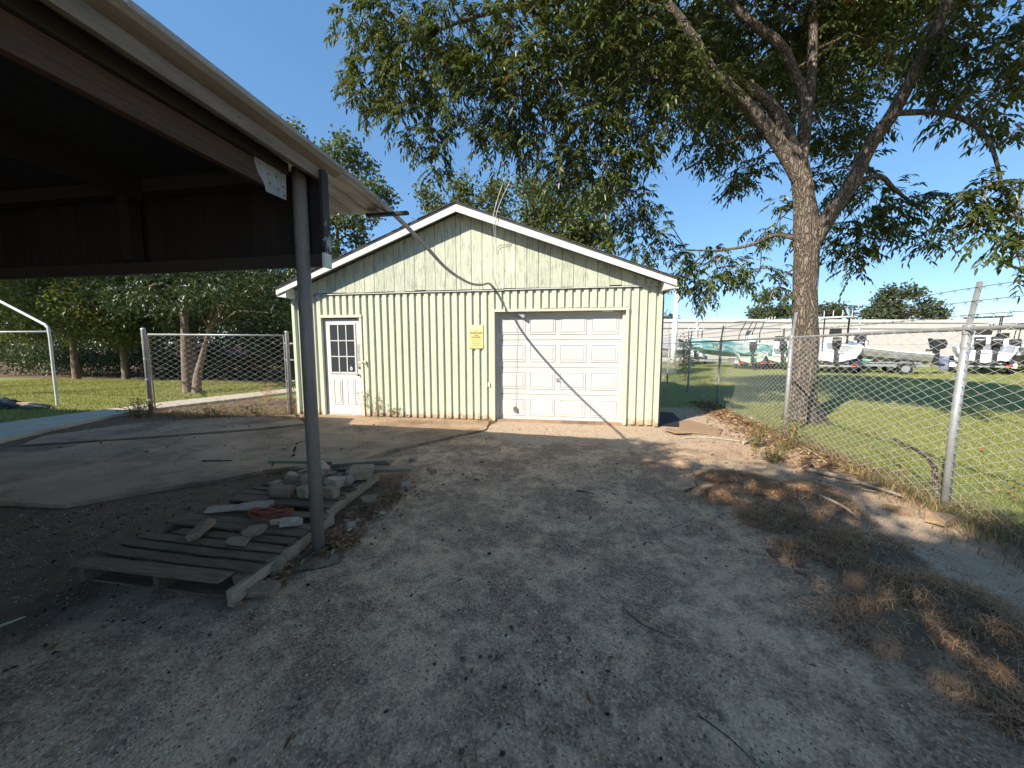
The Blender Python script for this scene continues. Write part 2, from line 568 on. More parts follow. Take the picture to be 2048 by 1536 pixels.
def axis(lo, hi, a, b, step, grow=1.25):
    c = list(np.arange(a, b + 1e-6, step))
    s, p = step, a
    left = []
    while p > lo:
        s *= grow
        p -= s
        left.append(p)
    s, p = step, b
    right = []
    while p < hi:
        s *= grow
        p += s
        right.append(p)
    return np.array(left[::-1] + c + right)


gx = axis(-300, 300, -12, 8, .085)
gy = axis(-60, 400, 0.2, 13, .085)
GX, GY = np.meshgrid(gx, gy)
GZ = H(GX, GY)
nx, ny = len(gx), len(gy)
idx = np.arange(nx * ny).reshape(ny, nx)
F = np.stack([idx[:-1, :-1], idx[:-1, 1:], idx[1:, 1:], idx[1:, :-1]], -1).reshape(-1, 4)
gme = arr_mesh('ground', np.stack([GX, GY, GZ], -1).reshape(-1, 3), F)
gx_, gy_ = GX.ravel(), GY.ravel()
wob = .18 * vnoise(gx_, gy_, 2.2, 4) + .08 * vnoise(gx_, gy_, 6, 5)
lawn_r = sstep(3.25, 3.65, gx_ + wob) * sstep(-2, 1, gy_)
wx = np.interp(gy_, [p[1] for p in WALK_FAR], [p[0] for p in WALK_FAR])
lawn_l = sstep(.15, -.15, gx_ - wx + wob * .5)
lawn_b = sstep(9.0, 10.0, gy_ + wob)
lawn = np.clip(np.maximum(np.maximum(lawn_r, lawn_l), lawn_b), 0, 1)
sand = sstep(5.0, 6.1, gy_ + wob * 2 - .15 * np.maximum(0, gx_ - 1)) * sstep(-3.5, -2.0, gx_ + wob) * sstep(3.6, 3.2, gx_ + wob)
sand = np.maximum(sand, .62 * sstep(.9, 1.8, gx_ + wob) * sstep(3.4, 3.0, gx_ + wob))
sand = np.maximum(sand, .8 * np.exp(-((gx_ - 2.75) / .3) ** 2) * sstep(5, 4, gy_))
for tx_ in (-.75, .85):
    sand = np.maximum(sand, .50 * np.exp(-((gx_ - tx_ - .12 * np.sin(gy_ * .7)) / .22) ** 2) * sstep(.3, 1.5, gy_) * (.6 + .5 * vnoise(gx_, gy_, 1.1, 9)))
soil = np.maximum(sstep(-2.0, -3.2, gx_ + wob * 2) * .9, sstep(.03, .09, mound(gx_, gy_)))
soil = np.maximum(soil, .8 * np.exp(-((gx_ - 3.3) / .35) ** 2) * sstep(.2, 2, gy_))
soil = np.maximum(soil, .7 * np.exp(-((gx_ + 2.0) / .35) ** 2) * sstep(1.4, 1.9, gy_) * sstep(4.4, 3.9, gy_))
dark = sstep(13.0, 14.2, gy_ + wob * 3) * sstep(-6.5, -7.5, gx_)
soil = np.maximum(soil, dark)
lawn = lawn * (1 - dark)
for nm, arr in (('lawn', lawn), ('sand', sand), ('soil', soil)):
    at = gme.attributes.new(nm, 'FLOAT', 'POINT')
    at.data.foreach_set('value', arr.astype(np.float32))

m, nt, n, l, b = _mat('ground_surface')
v = _vec(nt)


def attr(nm):
    a = n.new('ShaderNodeAttribute')
    a.attribute_name = nm
    return a.outputs['Fac']


def addn(a, bsock, k):
    x = n.new('ShaderNodeMath')
    x.operation = 'MULTIPLY_ADD'
    l.new(bsock, x.inputs[0])
    x.inputs[1].default_value = k
    l.new(a, x.inputs[2])
    return x.outputs[0]


n1 = _noise(nt, v, 1.6, 8, .68)
n2 = _noise(nt, v, 9, 6, .65)
n3 = _noise(nt, v, 55, 3, .6)
n4 = _noise(nt, v, 150, 2, .6)
vo = n.new('ShaderNodeTexVoronoi')
vo.inputs['Scale'].default_value = 95
l.new(v, vo.inputs['Vector'])
vo2 = n.new('ShaderNodeTexVoronoi')
vo2.inputs['Scale'].default_value = 34
l.new(v, vo2.inputs['Vector'])
asph = _mix(nt, _ramp(nt, n3, .35, .65), (.27, .175, .11), (.43, .285, .185))
cell = n.new('ShaderNodeMapRange')
cell.inputs[3].default_value = .45
cell.inputs[4].default_value = 1.45
l.new(vo.outputs['Color'], cell.inputs[0])
hs_ = n.new('ShaderNodeHueSaturation')
l.new(asph, hs_.inputs['Color'])
l.new(cell.outputs[0], hs_.inputs['Value'])
asph = _mix(nt, _ramp(nt, vo.outputs['Color'], .80, .98), hs_.outputs[0], (.58, .41, .27))
dust = _mix(nt, _ramp(nt, n4, .3, .7), (.64, .42, .255), (.74, .50, .31))
cell2 = n.new('ShaderNodeMapRange')
cell2.inputs[3].default_value = .74
cell2.inputs[4].default_value = 1.2
l.new(vo.outputs['Color'], cell2.inputs[0])
hs2_ = n.new('ShaderNodeHueSaturation')
l.new(dust, hs2_.inputs['Color'])
l.new(cell2.outputs[0], hs2_.inputs['Value'])
dust = hs2_.outputs[0]
fd = addn(n1, n2, .55)
ground = _mix(nt, _ramp(nt, fd, .70, .88), asph, dust)
sandc = _mix(nt, _ramp(nt, n2, .35, .7), (.54, .415, .295), (.43, .325, .225))
sandc = _mix(nt, _ramp(nt, n3, .57, .75), sandc, (.22, .165, .12))
sandc = _mix(nt, _ramp(nt, vo2.outputs['Distance'], .13, .05), sandc, (.30, .25, .2))
fs_ = addn(attr('sand'), fd, 1.1)
ground = _mix(nt, _ramp(nt, fs_, 1.25, 1.62), ground, sandc)
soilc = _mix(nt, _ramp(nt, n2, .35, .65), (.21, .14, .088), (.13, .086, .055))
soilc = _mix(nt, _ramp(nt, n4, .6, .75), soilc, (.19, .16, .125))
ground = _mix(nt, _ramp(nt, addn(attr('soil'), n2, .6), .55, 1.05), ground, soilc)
lawnc = _mix(nt, _ramp(nt, n2, .3, .7), (.20, .225, .06), (.31, .315, .11))
lawnc = _mix(nt, _ramp(nt, n1, .5, .75), lawnc, (.34, .295, .155))
lawnc = _mix(nt, _ramp(nt, n3, .55, .75), lawnc, (.13, .14, .045))
ground = _mix(nt, _ramp(nt, addn(attr('lawn'), n2, .5), .62, .92), ground, lawnc)
l.new(ground, b.inputs['Base Color'])
b.inputs['Roughness'].default_value = .92
b.inputs['Specular IOR Level'].default_value = .2
hh = addn(addn(n3, n4, .6), vo.outputs['Distance'], .8)
_bump(nt, b, addn(hh, n2, 1.0), .7, .012)
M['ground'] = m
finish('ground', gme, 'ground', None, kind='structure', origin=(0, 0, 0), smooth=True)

# concrete slabs of the apron, split along their cracks
pave = bpy.data.objects.new('pavement', None)
WL[pave] = Vector((-4.5, 5, 0))
pave.location = (-4.5, 5, 0)
put(pave, None, kind='structure')


def slab(poly, top, mat, parent, jag=.02, name='slab'):
    pts = []
    for i in range(len(poly)):
        a, c = Vector(poly[i]), Vector(poly[(i + 1) % len(poly)])
        k = max(1, int((c - a).length / .12))
        for j in range(k):
            p = a.lerp(c, j / k)
            pts.append((p.x + random.uniform(-jag, jag), p.y + random.uniform(-jag, jag)))
    import bmesh
    bm = bmesh.new()
    vs = [bm.verts.new((p[0], p[1], top + random.uniform(-.004, .002))) for p in pts]
    f = bm.faces.new(vs)
    r = bmesh.ops.extrude_face_region(bm, geom=[f])
    for g in r['geom']:
        if isinstance(g, bmesh.types.BMVert):
            g.co.z = -.12
    bmesh.ops.triangulate(bm, faces=[q for q in bm.faces if len(q.verts) > 4])
    bmesh.ops.recalc_face_normals(bm, faces=bm.faces)
    me = bpy.data.meshes.new(name)
    bm.to_mesh(me)
    bm.free()
    return finish(name, me, mat, parent)


crack = [(-3.52, 3.74), (-3.72, 4.0), (-3.66, 4.25), (-3.85, 4.5), (-4.1, 4.85), (-4.02, 5.2), (-4.25, 5.55), (-4.6, 5.98)]
slab([(-2.7, 4.25), (-2.44, 4.86), (-1.98, 5.55), (-1.5, 6.2), (-1.62, 7.02), (-5.85, 7.02), (-4.62, 6.0)] + [(x + .02, y) for x, y in crack[::-1][1:]], .035, 'concrete', pave)
slab([(x - .02, y) for x, y in crack] + [(-4.85, 6.02), (-5.5, 5.42), (-6.6, 4.72), (-8.0, 3.95), (-7.6, 2.6), (-5.3, 2.5), (-4.6, 2.55), (-4.25, 2.98), (-3.82, 3.34)], .030, 'concrete', pave)
slab([(-5.05, 6.2), (-5.62, 5.62), (-6.68, 4.92), (-8.1, 4.1), (-8.55, 4.6), (-8.25, 5.75), (-7.0, 6.5), (-5.95, 7.0)], .026, 'concrete', pave)

wp = WALK_NEAR + WALK_FAR[::-1]
walk = bpy.data.objects.new('walkway', None)
WL[walk] = Vector((-9.8, 7, 0))
walk.location = (-9.8, 7, 0)
put(walk, None, kind='structure')
for i in range(0, len(WALK_NEAR) - 1, 2):
    j = min(i + 2, len(WALK_NEAR) - 1)
    seg = WALK_NEAR[i:j + 1] + WALK_FAR[i:j + 1][::-1]
    cxy = Vector((sum(p[0] for p in seg) / len(seg), sum(p[1] for p in seg) / len(seg)))
    seg = [tuple(cxy + (Vector(p) - cxy) * .996) for p in seg]
    slab(seg, .05, 'walk', walk, jag=.006)

# ------------------------------------------------------------------ garage
random.seed(11)
rng = np.random.default_rng(11)
GL, GR, GY0, GB, ZS = -5.87, 1.53, 7.08, 13.4, 2.54
APX, APZ, SL = -2.17, 4.10, .378
EL, ER = -5.98, 1.70
gar = thing('garage', 'pale green garage with ribbed metal walls, plank gable and two white doors', 'garage', (-2.17, 10.2, 0))


def roofz(x):
    return APZ - SL * abs(x - APX)


def ribsheet(x0, x1, z0, z1, front, name='metal_panel'):
    """one ribbed sheet: wide flats proud, narrow grooves, running vertically"""
    pitch, gw, dp = .148, .052, .038
    k0 = math.floor((x0 - GL) / pitch) - 1
    prof = []
    k = k0
    while GL + k * pitch < x1 + pitch:
        g0 = GL + k * pitch + .055
        prof += [(g0 - .006, 0), (g0, dp), (g0 + gw, dp), (g0 + gw + .008, 0)]
        k += 1
    pts = [(x0, 0)] + [p for p in prof if x0 + .002 < p[0] < x1 - .002] + [(x1, 0)]
    pts[0] = (x0, pts[1][1])
    pts[-1] = (x1, pts[-2][1])
    mb = MB()
    zb = z0
    rows = [zb + random.uniform(0, .012), (z0 + z1) / 2, z1]
    vs, fs = [], []
    for z in rows:
        for (px, d) in pts:
            vs.append((px, front + d + random.uniform(-.0008, .0008), z))
    nP = len(pts)
    for r in range(2):
        for i in range(nP - 1):
            a = r * nP + i
            fs.append((a, a + 1, a + nP + 1, a + nP))
    mb.add(vs, fs)
    me = bpy.data.meshes.new(name)
    me.from_pydata(mb.v, [], mb.f)
    me.update()
    o = finish(name, me, 'green_metal', gar)
    md = o.modifiers.new('thick', 'SOLIDIFY')
    md.thickness = .0015
    md.offset = 0
    return o


DX0, DX1 = -5.20, -4.36          # entry door slab
GX0, GX1 = -1.515, .925          # garage door opening
FR = 7.055
for a, c in ((GL, DX0 - .07), (DX1 + .07, -3.40), (-3.40, -2.51), (-2.51, GX0 - .05), (GX1 + .05, GR)):
    ribsheet(a, c - .002, .03, ZS, FR if a != -3.40 else FR - .003)
ribsheet(DX0 - .07, DX1 + .068, 2.13, ZS, FR)
ribsheet(GX0 - .05, -.62, 2.19, ZS, FR - .002)
ribsheet(-.62, .28, 2.19, ZS, FR)
ribsheet(.28, GX1 + .048, 2.19, ZS, FR - .002)
# backing behind the sheets, sides and back
mb = MB()
mb.box(GL + .02, DX0 - .08, 7.105, 7.18, 0, ZS)
mb.box(DX1 + .08, GX0 - .06, 7.10, 7.18, 0, ZS)
mb.box(GX1 + .06, GR - .02, 7.10, 7.18, 0, ZS)
mb.box(DX0 - .08, DX1 + .08, 7.10, 7.18, 2.12, ZS)
mb.box(GX0 - .06, GX1 + .06, 7.10, 7.18, 2.18, ZS)
mb.build('stud_wall', 'dark', gar)
MB().box(GL, GL + .05, 7.10, GB, 0, ZS).build('side_wall', 'green_metal', gar)
MB().box(GR - .05, GR, 7.10, GB, 0, ZS).build('side_wall', 'green_metal', gar)
MB().box(GL, GR, GB - .05, GB + .002, 0, ZS).build('back_wall', 'green_metal', gar)
mb = MB()
mb.prism([(GL, GB - .05, ZS), (GR, GB - .05, ZS), (GR, GB - .05, roofz(GR) - .2), (APX, GB - .05, APZ - .2), (GL, GB - .05, roofz(GL) - .2)], None, (0, .05, 0))
mb.build('back_gable', 'green_wood', gar)
MB().box(GL - .012, GL + .05, 7.03, 7.098, .02, ZS).build('corner_trim', 'green_metal', gar)
MB().box(GR - .05, GR + .012, 7.03, 7.098, .02, ZS).build('corner_trim', 'green_metal', gar)
mb = MB()
mb.box(GL + .01, GR - .01, 7.09, 7.30, -.06, .045)
mb.build('foundation', 'concrete', gar)
# ledge between metal and wood
MB().box(GL - .01, -1.33, 7.022, 7.10, ZS + .002, ZS + .016).build('drip_strip', 'white_trim', gar)
MB().box(-1.325, GR + .01, 7.020, 7.10, ZS + .008, ZS + .022).build('drip_strip', 'white_trim', gar)
# gable planks
x = GL - .02
k = 0
while x < GR:
    w = .213 + random.uniform(-.006, .006)
    x1 = min(x + w, GR + .02)
    if abs(x - APX) < .14 and x < APX < x1:
        x1 = APX
    a, c = x + .0035, x1 - .0035
    y0 = 7.026 + random.uniform(-.004, .004)
    zb = ZS + .03 + random.uniform(-.008, .008) + (.012 if k % 9 == 4 else 0)
    mb = MB()
    poly = [(a, y0, zb), (c, y0, zb), (c, y0, roofz(c) - .10), (a, y0, roofz(a) - .10)]
    mb.prism(poly, None, (0, .022, 0))
    mb.build('plank', 'green_wood', gar, bevel=.003)
    x = x1
    k += 1
MB().prism([(GL + .02, 7.062, ZS), (GR - .02, 7.062, ZS), (GR - .02, 7.062, roofz(GR) - .14), (APX, 7.062, APZ - .14), (GL + .02, 7.062, roofz(GL) - .14)], None, (0, .02, 0)).build('gable_backing', 'dark', gar)
# roof: sheathing, shingle courses, rake boards, eave returns
for sx, xe in ((-1, EL), (1, ER)):
    ze = roofz(xe)
    th = .022
    mb = MB()
    mb.prism([(APX, 6.80, APZ - .045), (xe, 6.80, ze - .045), (xe, 6.80, ze - .004), (APX, 6.80, APZ - .004)], None, (0, GB + .2 - 6.80, 0))
    rf = mb.build('roof', 'soffit', gar)
    nC = 22
    for j in range(nC):
        t0, t1 = j / nC, (j + 1.25) / nC
        t1 = min(t1, 1.01)
        xa, xb = APX + (xe - APX) * t0, APX + (xe - APX) * t1
        za, zb = APZ + (ze - APZ) * t0, APZ + (ze - APZ) * t1
        y0 = 6.725 + random.uniform(-.008, .008)
        mb = MB()
        mb.prism([(xa, y0, za - .002), (xb, y0, zb + .004), (xb, y0, zb + .014), (xa, y0, za + .006)], None, (0, GB + .25 - y0, 0))
        mb.build('shingle', 'shingle', rf)
    # rake board, with a smaller trim strip under the shingles
    d = .135
    mb = MB()
    mb.prism([(APX, 6.752, APZ - .032), (xe, 6.752, ze - .032), (xe, 6.752, ze - .032 - d + .03), (APX, 6.752, APZ - .032 - d + .0)], None, (0, .028, 0))
    mb.build('rake_board', 'white_trim', gar, bevel=.003)
    mb = MB()
    mb.prism([(APX, 6.738, APZ - .008), (xe, 6.738, ze - .008), (xe, 6.738, ze - .031), (APX, 6.738, APZ - .031)], None, (0, .05, 0))
    mb.build('rake_trim', 'shingle', gar, bevel=.002)
    # boxed return at the eave
    xi = xe - sx * .20
    mb = MB()
    mb.prism([(xe, 6.782, ze - .06), (xi, 6.782, roofz(xi) - .06), (xi, 6.782, ze - .19), (xe, 6.782, ze - .165)], None, (0, .27, 0))
    mb.build('eave_return', 'white_trim', gar)
    MB().bar((xe, 6.80, ze - .09), (xe, GB + .2, ze - .09), .022, .12).build('eave_fascia', 'white_trim', gar)

# entry door
dz0, dz1 = .035, 2.055
door = MB().box(DX0, DX1, 7.105, 7.145, dz0, dz1).build('door', 'white_door', gar, bevel=.003)
for tx0, tx1 in ((DX0 - .068, DX0 - .012), (DX1 + .012, DX1 + .064)):
    MB().box(tx0, tx1, 7.034, 7.11, .03, 2.115).build('door_trim', 'cream_trim', gar, bevel=.004)
MB().box(DX0 - .075, DX1 + .07, 7.028, 7.11, 2.075, 2.128).build('door_trim', 'cream_trim', gar, bevel=.004)
MB().box(DX0 - .01, DX1 + .01, 7.045, 7.20, .005, .032).build('threshold', 'jamb', gar)
LX0, LX1, LZ0, LZ1 = -5.055, -4.505, .945, 1.935
mb = MB()
for q in ((LX0 - .03, LX1 + .03, LZ1, LZ1 + .03), (LX0 - .03, LX1 + .03, LZ0 - .03, LZ0), (LX0 - .03, LX0, LZ0, LZ1), (LX1, LX1 + .03, LZ0, LZ1)):
    mb.box(q[0], q[1], 7.088, 7.11, q[2], q[3])
mb.build('window_frame', 'white_door', door)
pw, ph = (LX1 - LX0) / 3, (LZ1 - LZ0) / 3
for i in range(3):
    for j in range(3):
        MB().box(LX0 + i * pw + .008, LX0 + (i + 1) * pw - .008, 7.1005, 7.108, LZ0 + j * ph + .008, LZ0 + (j + 1) * ph - .008).build('pane', 'glass', door)
for i in (1, 2):
    MB().box(LX0 + i * pw - .0095, LX0 + i * pw + .0095, 7.090, 7.109, LZ0, LZ1).build('muntin', 'white_door', door)
    MB().box(LX0, LX1, 7.0915, 7.1085, LZ0 + i * ph - .0095, LZ0 + i * ph + .0095).build('muntin', 'white_door', door)


def raised(x0, x1, z0, z1, y, name, mat, parent):
    """a raised field with a moulded groove round it, 3 to 12 mm proud of the sheet at y"""
    rings = [(0, -.001), (.006, -.012), (.016, -.0125), (.024, -.002), (.036, -.002), (.046, -.011), (.056, -.012)]
    vs, fs = [], []
    for ins, d in rings:
        vs += [(x0 + ins, y + d, z0 + ins), (x1 - ins, y + d, z0 + ins), (x1 - ins, y + d, z1 - ins), (x0 + ins, y + d, z1 - ins)]
    for r in range(len(rings) - 1):
        for k in range(4):
            k2 = (k + 1) % 4
            fs.append((r * 4 + k, r * 4 + k2, r * 4 + 4 + k2, r * 4 + 4 + k))
    fs.append(tuple(range(len(vs) - 4, len(vs))))
    fs.append((3, 2, 1, 0))
    return MB().add(vs, fs).build(name, mat, parent)


raised(-5.03, -4.83, .25, .80, 7.105, 'panel', 'white_door', door)
raised(-4.72, -4.53, .25, .80, 7.105, 'panel', 'white_door', door)
mb = MB().tube([(-4.425, 7.105, .895), (-4.425, 7.075, .895)], .014, 10).tube([(-4.425, 7.078, .895), (-4.425, 7.066, .895), (-4.425, 7.045, .895), (-4.425, 7.034, .895)], [.018, .030, .029, .016], 14)
mb.build('knob', 'brass', door, smooth=True)
MB().tube([(-4.42, 7.105, 1.04), (-4.42, 7.09, 1.04), (-4.42, 7.084, 1.04)], [.026, .026, .018], 14).build('deadbolt', 'brass', door)
MB().box(-4.468, -4.385, 7.100, 7.1035, 1.06, 1.53).build('latch_plate', 'galv', door)
mb = MB().box(-4.40, -4.27, 7.020, 7.032, 1.150, 1.176).tube([(-4.30, 7.026, 1.163), (-4.30, 6.995, 1.163)], .009, 8)
mb.tube([(-4.235, 7.02, 1.09), (-4.235, 7.02, 1.15)], .010, 8)
mb.box(-4.275, -4.225, 7.018, 7.05, 1.145, 1.185)
mb.build('hasp', 'cream_trim', gar)
st = [(-4.605 + .030 * math.cos(R(22.5 + 45 * i)), 7.099, 1.02 + .036 * math.sin(R(22.5 + 45 * i))) for i in range(8)]
stk = MB().prism(st, None, (0, .0012, 0)).build('security_sticker', 'sticker', door)
MB().box(-4.622, -4.588, 7.0975, 7.0988, 1.012, 1.032).build('sticker_print', 'sticker_blue', door)
MB().tube([(-4.605, 7.0985, 1.05), (-4.605, 7.0985, 1.085)], .004, 6).build('sticker_tab', 'sticker', door)

# sectional garage door
GDY = 7.205
gd = thing('garage_door', None, None, (-.295, GDY, 0))
del_root = gd
gd.parent = gar
gd.location = Vector((-.295, GDY, 0)) - WL[gar]
NS, SH = 4, 2.13 / 4
proto = None
for r in range(NS):
    z0 = .012 + r * SH
    sec = MB().box(GX0 + .002, GX1 - .002, GDY, GDY + .045, z0 + .003, z0 + SH - .003).build('section', 'garage_white', gd, bevel=.004)
    for c in range(4):
        x0 = GX0 + .075 + c * .585
        raised(x0, x0 + .50, z0 + .105, z0 + SH - .085, GDY, 'panel', 'garage_white', gd)
mb = MB().box(-.33, -.27, GDY - .012, GDY - .001, .80, .87).tube([(-.30, GDY - .01, .835), (-.30, GDY - .045, .835)], .008, 8)
mb.bar((-.335, GDY - .045, .855), (-.262, GDY - .045, .815), .012, .014)
mb.build('handle', 'galv', gd)
MB().box(GX0 + .01, GX1 - .01, GDY + .002, GDY + .03, .0, .013).build('bottom_seal', 'black', gd)
# jambs and header of the opening
for a, c in ((GX0 - .05, GX0 + .0), (GX1 - .0, GX1 + .05)):
    MB().box(a, c, 7.040, GDY + .05, .02, 2.185).build('garage_door_jamb', 'cream_trim', gar, bevel=.003)
MB().box(GX0 + .002, GX0 + .05, 7.13, GDY - .002, .02, 2.14).build('stop_strip', 'jamb', gar)
MB().box(GX1 - .05, GX1 - .002, 7.13, GDY - .002, .02, 2.14).build('stop_strip', 'jamb', gar)
MB().box(GX0 - .055, GX1 + .055, 7.032, 7.20, 2.142, 2.188).build('garage_door_header', 'cream_trim', gar, bevel=.003)
# hanging perforated bracket under the header
mb = MB().prism([(-1.14, 7.09, 2.141), (-.94, 7.09, 2.141), (-.945, 7.09, 2.045), (-.965, 7.09, 2.025)], None, (0, .003, 0))
mb.box(-1.14, -.94, 7.06, 7.092, 2.137, 2.141)
mb.build('angle_bracket', 'galv', gar)
MB().prism([(-.86, 7.09, 2.141), (-.76, 7.09, 2.141), (-.78, 7.09, 2.108), (-.80, 7.09, 2.104)], None, (0, .003, 0)).build('angle_bracket', 'galv', gar)
MB().box(GX0 - .14, GX0 - .10, 7.025, 7.05, .70, .78).build('wall_hook', 'cream_trim', gar)
# downspout at the far corner
mb = MB().tube([(GR + .05, 7.22, 2.50), (GR + .055, 7.20, 2.3), (GR + .05, 7.18, 1.9), (GR + .055, 7.19, .9), (GR + .05, 7.18, .04)], .022, 8)
mb.build('downpipe', 'rust_wire', gar)

# pull cord with its block in front of the garage door
cordt = thing('pull_cord', 'thin pale cord hanging down the garage door with a dark block on its end', 'cord', (-1.12, 7.16, .17))
MB().tube([(-1.115, 7.15, 2.14), (-1.118, 7.165, 1.4), (-1.122, 7.175, .7), (-1.125, 7.175, .30)], .0035, 5).build('cord', 'cord', cordt)
MB().add([(-1.165, 7.16, .20), (-1.095, 7.155, .175), (-1.08, 7.16, .25), (-1.125, 7.16, .305), (-1.17, 7.16, .275),
          (-1.165, 7.19, .20), (-1.095, 7.19, .175), (-1.08, 7.19, .25), (-1.125, 7.19, .305), (-1.17, 7.19, .275)],
         [(4, 3, 2, 1, 0), (5, 6, 7, 8, 9)] + [(i, (i + 1) % 5, 5 + (i + 1) % 5, 5 + i) for i in range(5)]).build('block', 'rust_wire', cordt)

# yellow warning sign
SGX0, SGX1, SGZ0, SGZ1 = -2.022, -1.742, 1.445, 1.900
sg = thing('warning_sign', 'yellow warning sign about burglars and trespassers screwed to the ribbed wall', 'sign', ((SGX0 + SGX1) / 2, 7.045, SGZ0))
MB().box(SGX0, SGX1, 7.040, 7.046, SGZ0, SGZ1).build('plate', 'yellow', sg, bevel=.002)
MB().box(SGX0 + .012, SGX1 - .012, 7.038, 7.0395, SGZ1 - .095, SGZ1 - .012).build('header_strip', 'sign_white', sg)


def text(body, x, y, z, size, mat, parent, name='lettering', xs=1.0, bold=.0, rotz=0):
    cu = bpy.data.curves.new(name, 'FONT')
    cu.body = body
    cu.size = size
    cu.align_x = 'CENTER'
    cu.align_y = 'CENTER'
    cu.offset = bold
    cu.extrude = .0004
    cu.resolution_u = 2
    cu.materials.append(M[mat])
    tmp = bpy.data.objects.new('tmp_text', cu)
    COL.objects.link(tmp)
    bpy.context.view_layer.update()
    me = bpy.data.meshes.new_from_object(tmp.evaluated_get(bpy.context.evaluated_depsgraph_get()))
    bpy.data.objects.remove(tmp)
    me.name = name
    me.transform(Matrix.Translation((x, y, z)) @ Matrix.Rotation(rotz, 4, 'Z') @ Matrix.Rotation(R(90), 4, 'X') @ Matrix.Diagonal((xs, 1, 1, 1)))
    return finish(name, me, None, parent)


sxm = (SGX0 + SGX1) / 2
text('BURGLARS', sxm, 7.0392, 1.742, .052, 'ink', sg, xs=.98, bold=.0012)
text('AND', sxm, 7.0392, 1.698, .034, 'ink', sg, xs=1.2, bold=.0008)
text('TRESPASSERS', sxm, 7.0392, 1.660, .038, 'ink', sg, xs=.95, bold=.0008)
for (zz, wd) in ((1.784, .07), (1.612, .20), (1.578, .12), (1.540, .17), (1.500, .19)):      # lines too small to read in the photograph
    mb = MB()
    xx = sxm - wd / 2
    while xx < sxm + wd / 2:
        ww = random.uniform(.006, .011)
        hh_ = random.uniform(.006, .011)
        mb.box(xx, xx + ww, 7.0385, 7.0398, zz - hh_, zz + hh_ * .8)
        xx += ww + random.choice((.003, .003, .004, .011))
    mb.build('faded_print', 'ink_pale', sg)
for (sx_, sz_) in ((SGX0 + .02, SGZ1 - .015), (SGX1 - .02, SGZ1 - .015), (SGX0 + .02, SGZ0 + .015), (SGX1 - .02, SGZ0 + .015)):
    MB().tube([(sx_, 7.041, sz_), (sx_, 7.036, sz_)], .005, 6).build('screw', 'rust_wire', sg)

# ------------------------------------------------------------------ conduit and wires
cp_ = smooth_path([(-1.60, 1.2, 2.695), (-1.605, 2.3, 2.695), (-1.625, 3.15, 2.675), (-1.68, 4.0, 2.63), (-1.76, 5.1, 2.55), (-1.74, 6.1, 2.535), (-1.66, 6.6, 2.585),
                   (-1.60, 6.88, 2.655), (-1.56, 7.02, 2.63), (-1.55, 7.05, 2.57)], 6)
MB().tube(cp_, .021, 10).build('conduit', 'conduit', None, smooth=True, label='grey flexible conduit sagging from the carport roof to the green garage wall', cat='conduit')
MB().tube(smooth_path([(-1.47, 7.02, 2.86), (-1.475, 7.0, 3.35), (-1.46, 6.71, 3.72), (-1.42, 6.85, 4.1), (-1.33, 7.3, 4.8), (-1.2, 8.2, 6.3), (-1.0, 9.6, 8.6)], 5), .0045, 5).build(
    'overhead_wire', 'white_pipe', None, label='thin pale wire rising from the gable, the one nearer the ridge', cat='wire')
MB().tube(smooth_path([(-1.44, 7.02, 2.80), (-1.45, 7.0, 3.30), (-1.42, 6.71, 3.70), (-1.35, 6.85, 4.1), (-1.18, 7.3, 4.8), (-.95, 8.2, 6.3), (-.6, 9.6, 8.6)], 5), .0045, 5).build(
    'overhead_wire', 'white_pipe', None, label='thin pale wire rising from the gable, the one farther from the ridge', cat='wire')
mb = MB().tube(smooth_path([(-1.56, 7.03, 2.87), (-1.50, 7.015, 2.72), (-1.44, 7.01, 2.58)], 4), .003, 5)
mb.build('tie_wire', 'rust_wire', None, label='short dark tie wire on the gable planks beside the conduit end', cat='wire')

# ------------------------------------------------------------------ carport
cpt = thing('carport', 'dark open carport with grey pipe post, brown beam and metal roof edge', 'carport', (-4, 0, 0))
POSTX, POSTY = -1.785, 2.262
MB().tube([(POSTX, POSTY, -.05), (POSTX, POSTY, 1.3), (POSTX + .004, POSTY, 2.62)], .0435, 20).build('post', 'grey_post', cpt, smooth=True)
for yy in (-1.2, -4.6):
    MB().tube([(POSTX, yy, -.05), (POSTX, yy, 2.6)], .0435, 14).build('post', 'grey_post', cpt, smooth=True)
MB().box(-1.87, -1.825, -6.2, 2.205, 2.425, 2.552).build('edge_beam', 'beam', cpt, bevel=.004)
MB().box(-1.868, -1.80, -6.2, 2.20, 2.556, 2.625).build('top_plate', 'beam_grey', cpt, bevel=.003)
# galvanised gusset plate with nail heads
pl = [(-1.822, 1.965, 2.618), (-1.822, 1.958, 2.53), (-1.822, 1.975, 2.48), (-1.822, 2.022, 2.425), (-1.822, 2.028, 2.392), (-1.822, 2.185, 2.400), (-1.822, 2.19, 2.52), (-1.822, 2.205, 2.618)]
gp = MB().prism(pl, None, (.004, 0, 0)).build('gusset_plate', 'galv', cpt)
for (yy, zz) in ((1.985, 2.595), (2.03, 2.575), (2.09, 2.56), (2.15, 2.55), (1.99, 2.53), (2.05, 2.50), (2.11, 2.51), (2.06, 2.45), (2.12, 2.44), (2.16, 2.47), (2.165, 2.42)):
    MB().tube([(-1.819, yy, zz), (-1.8135, yy, zz)], .006, 6).build('nail_head', 'rust_wire', gp)
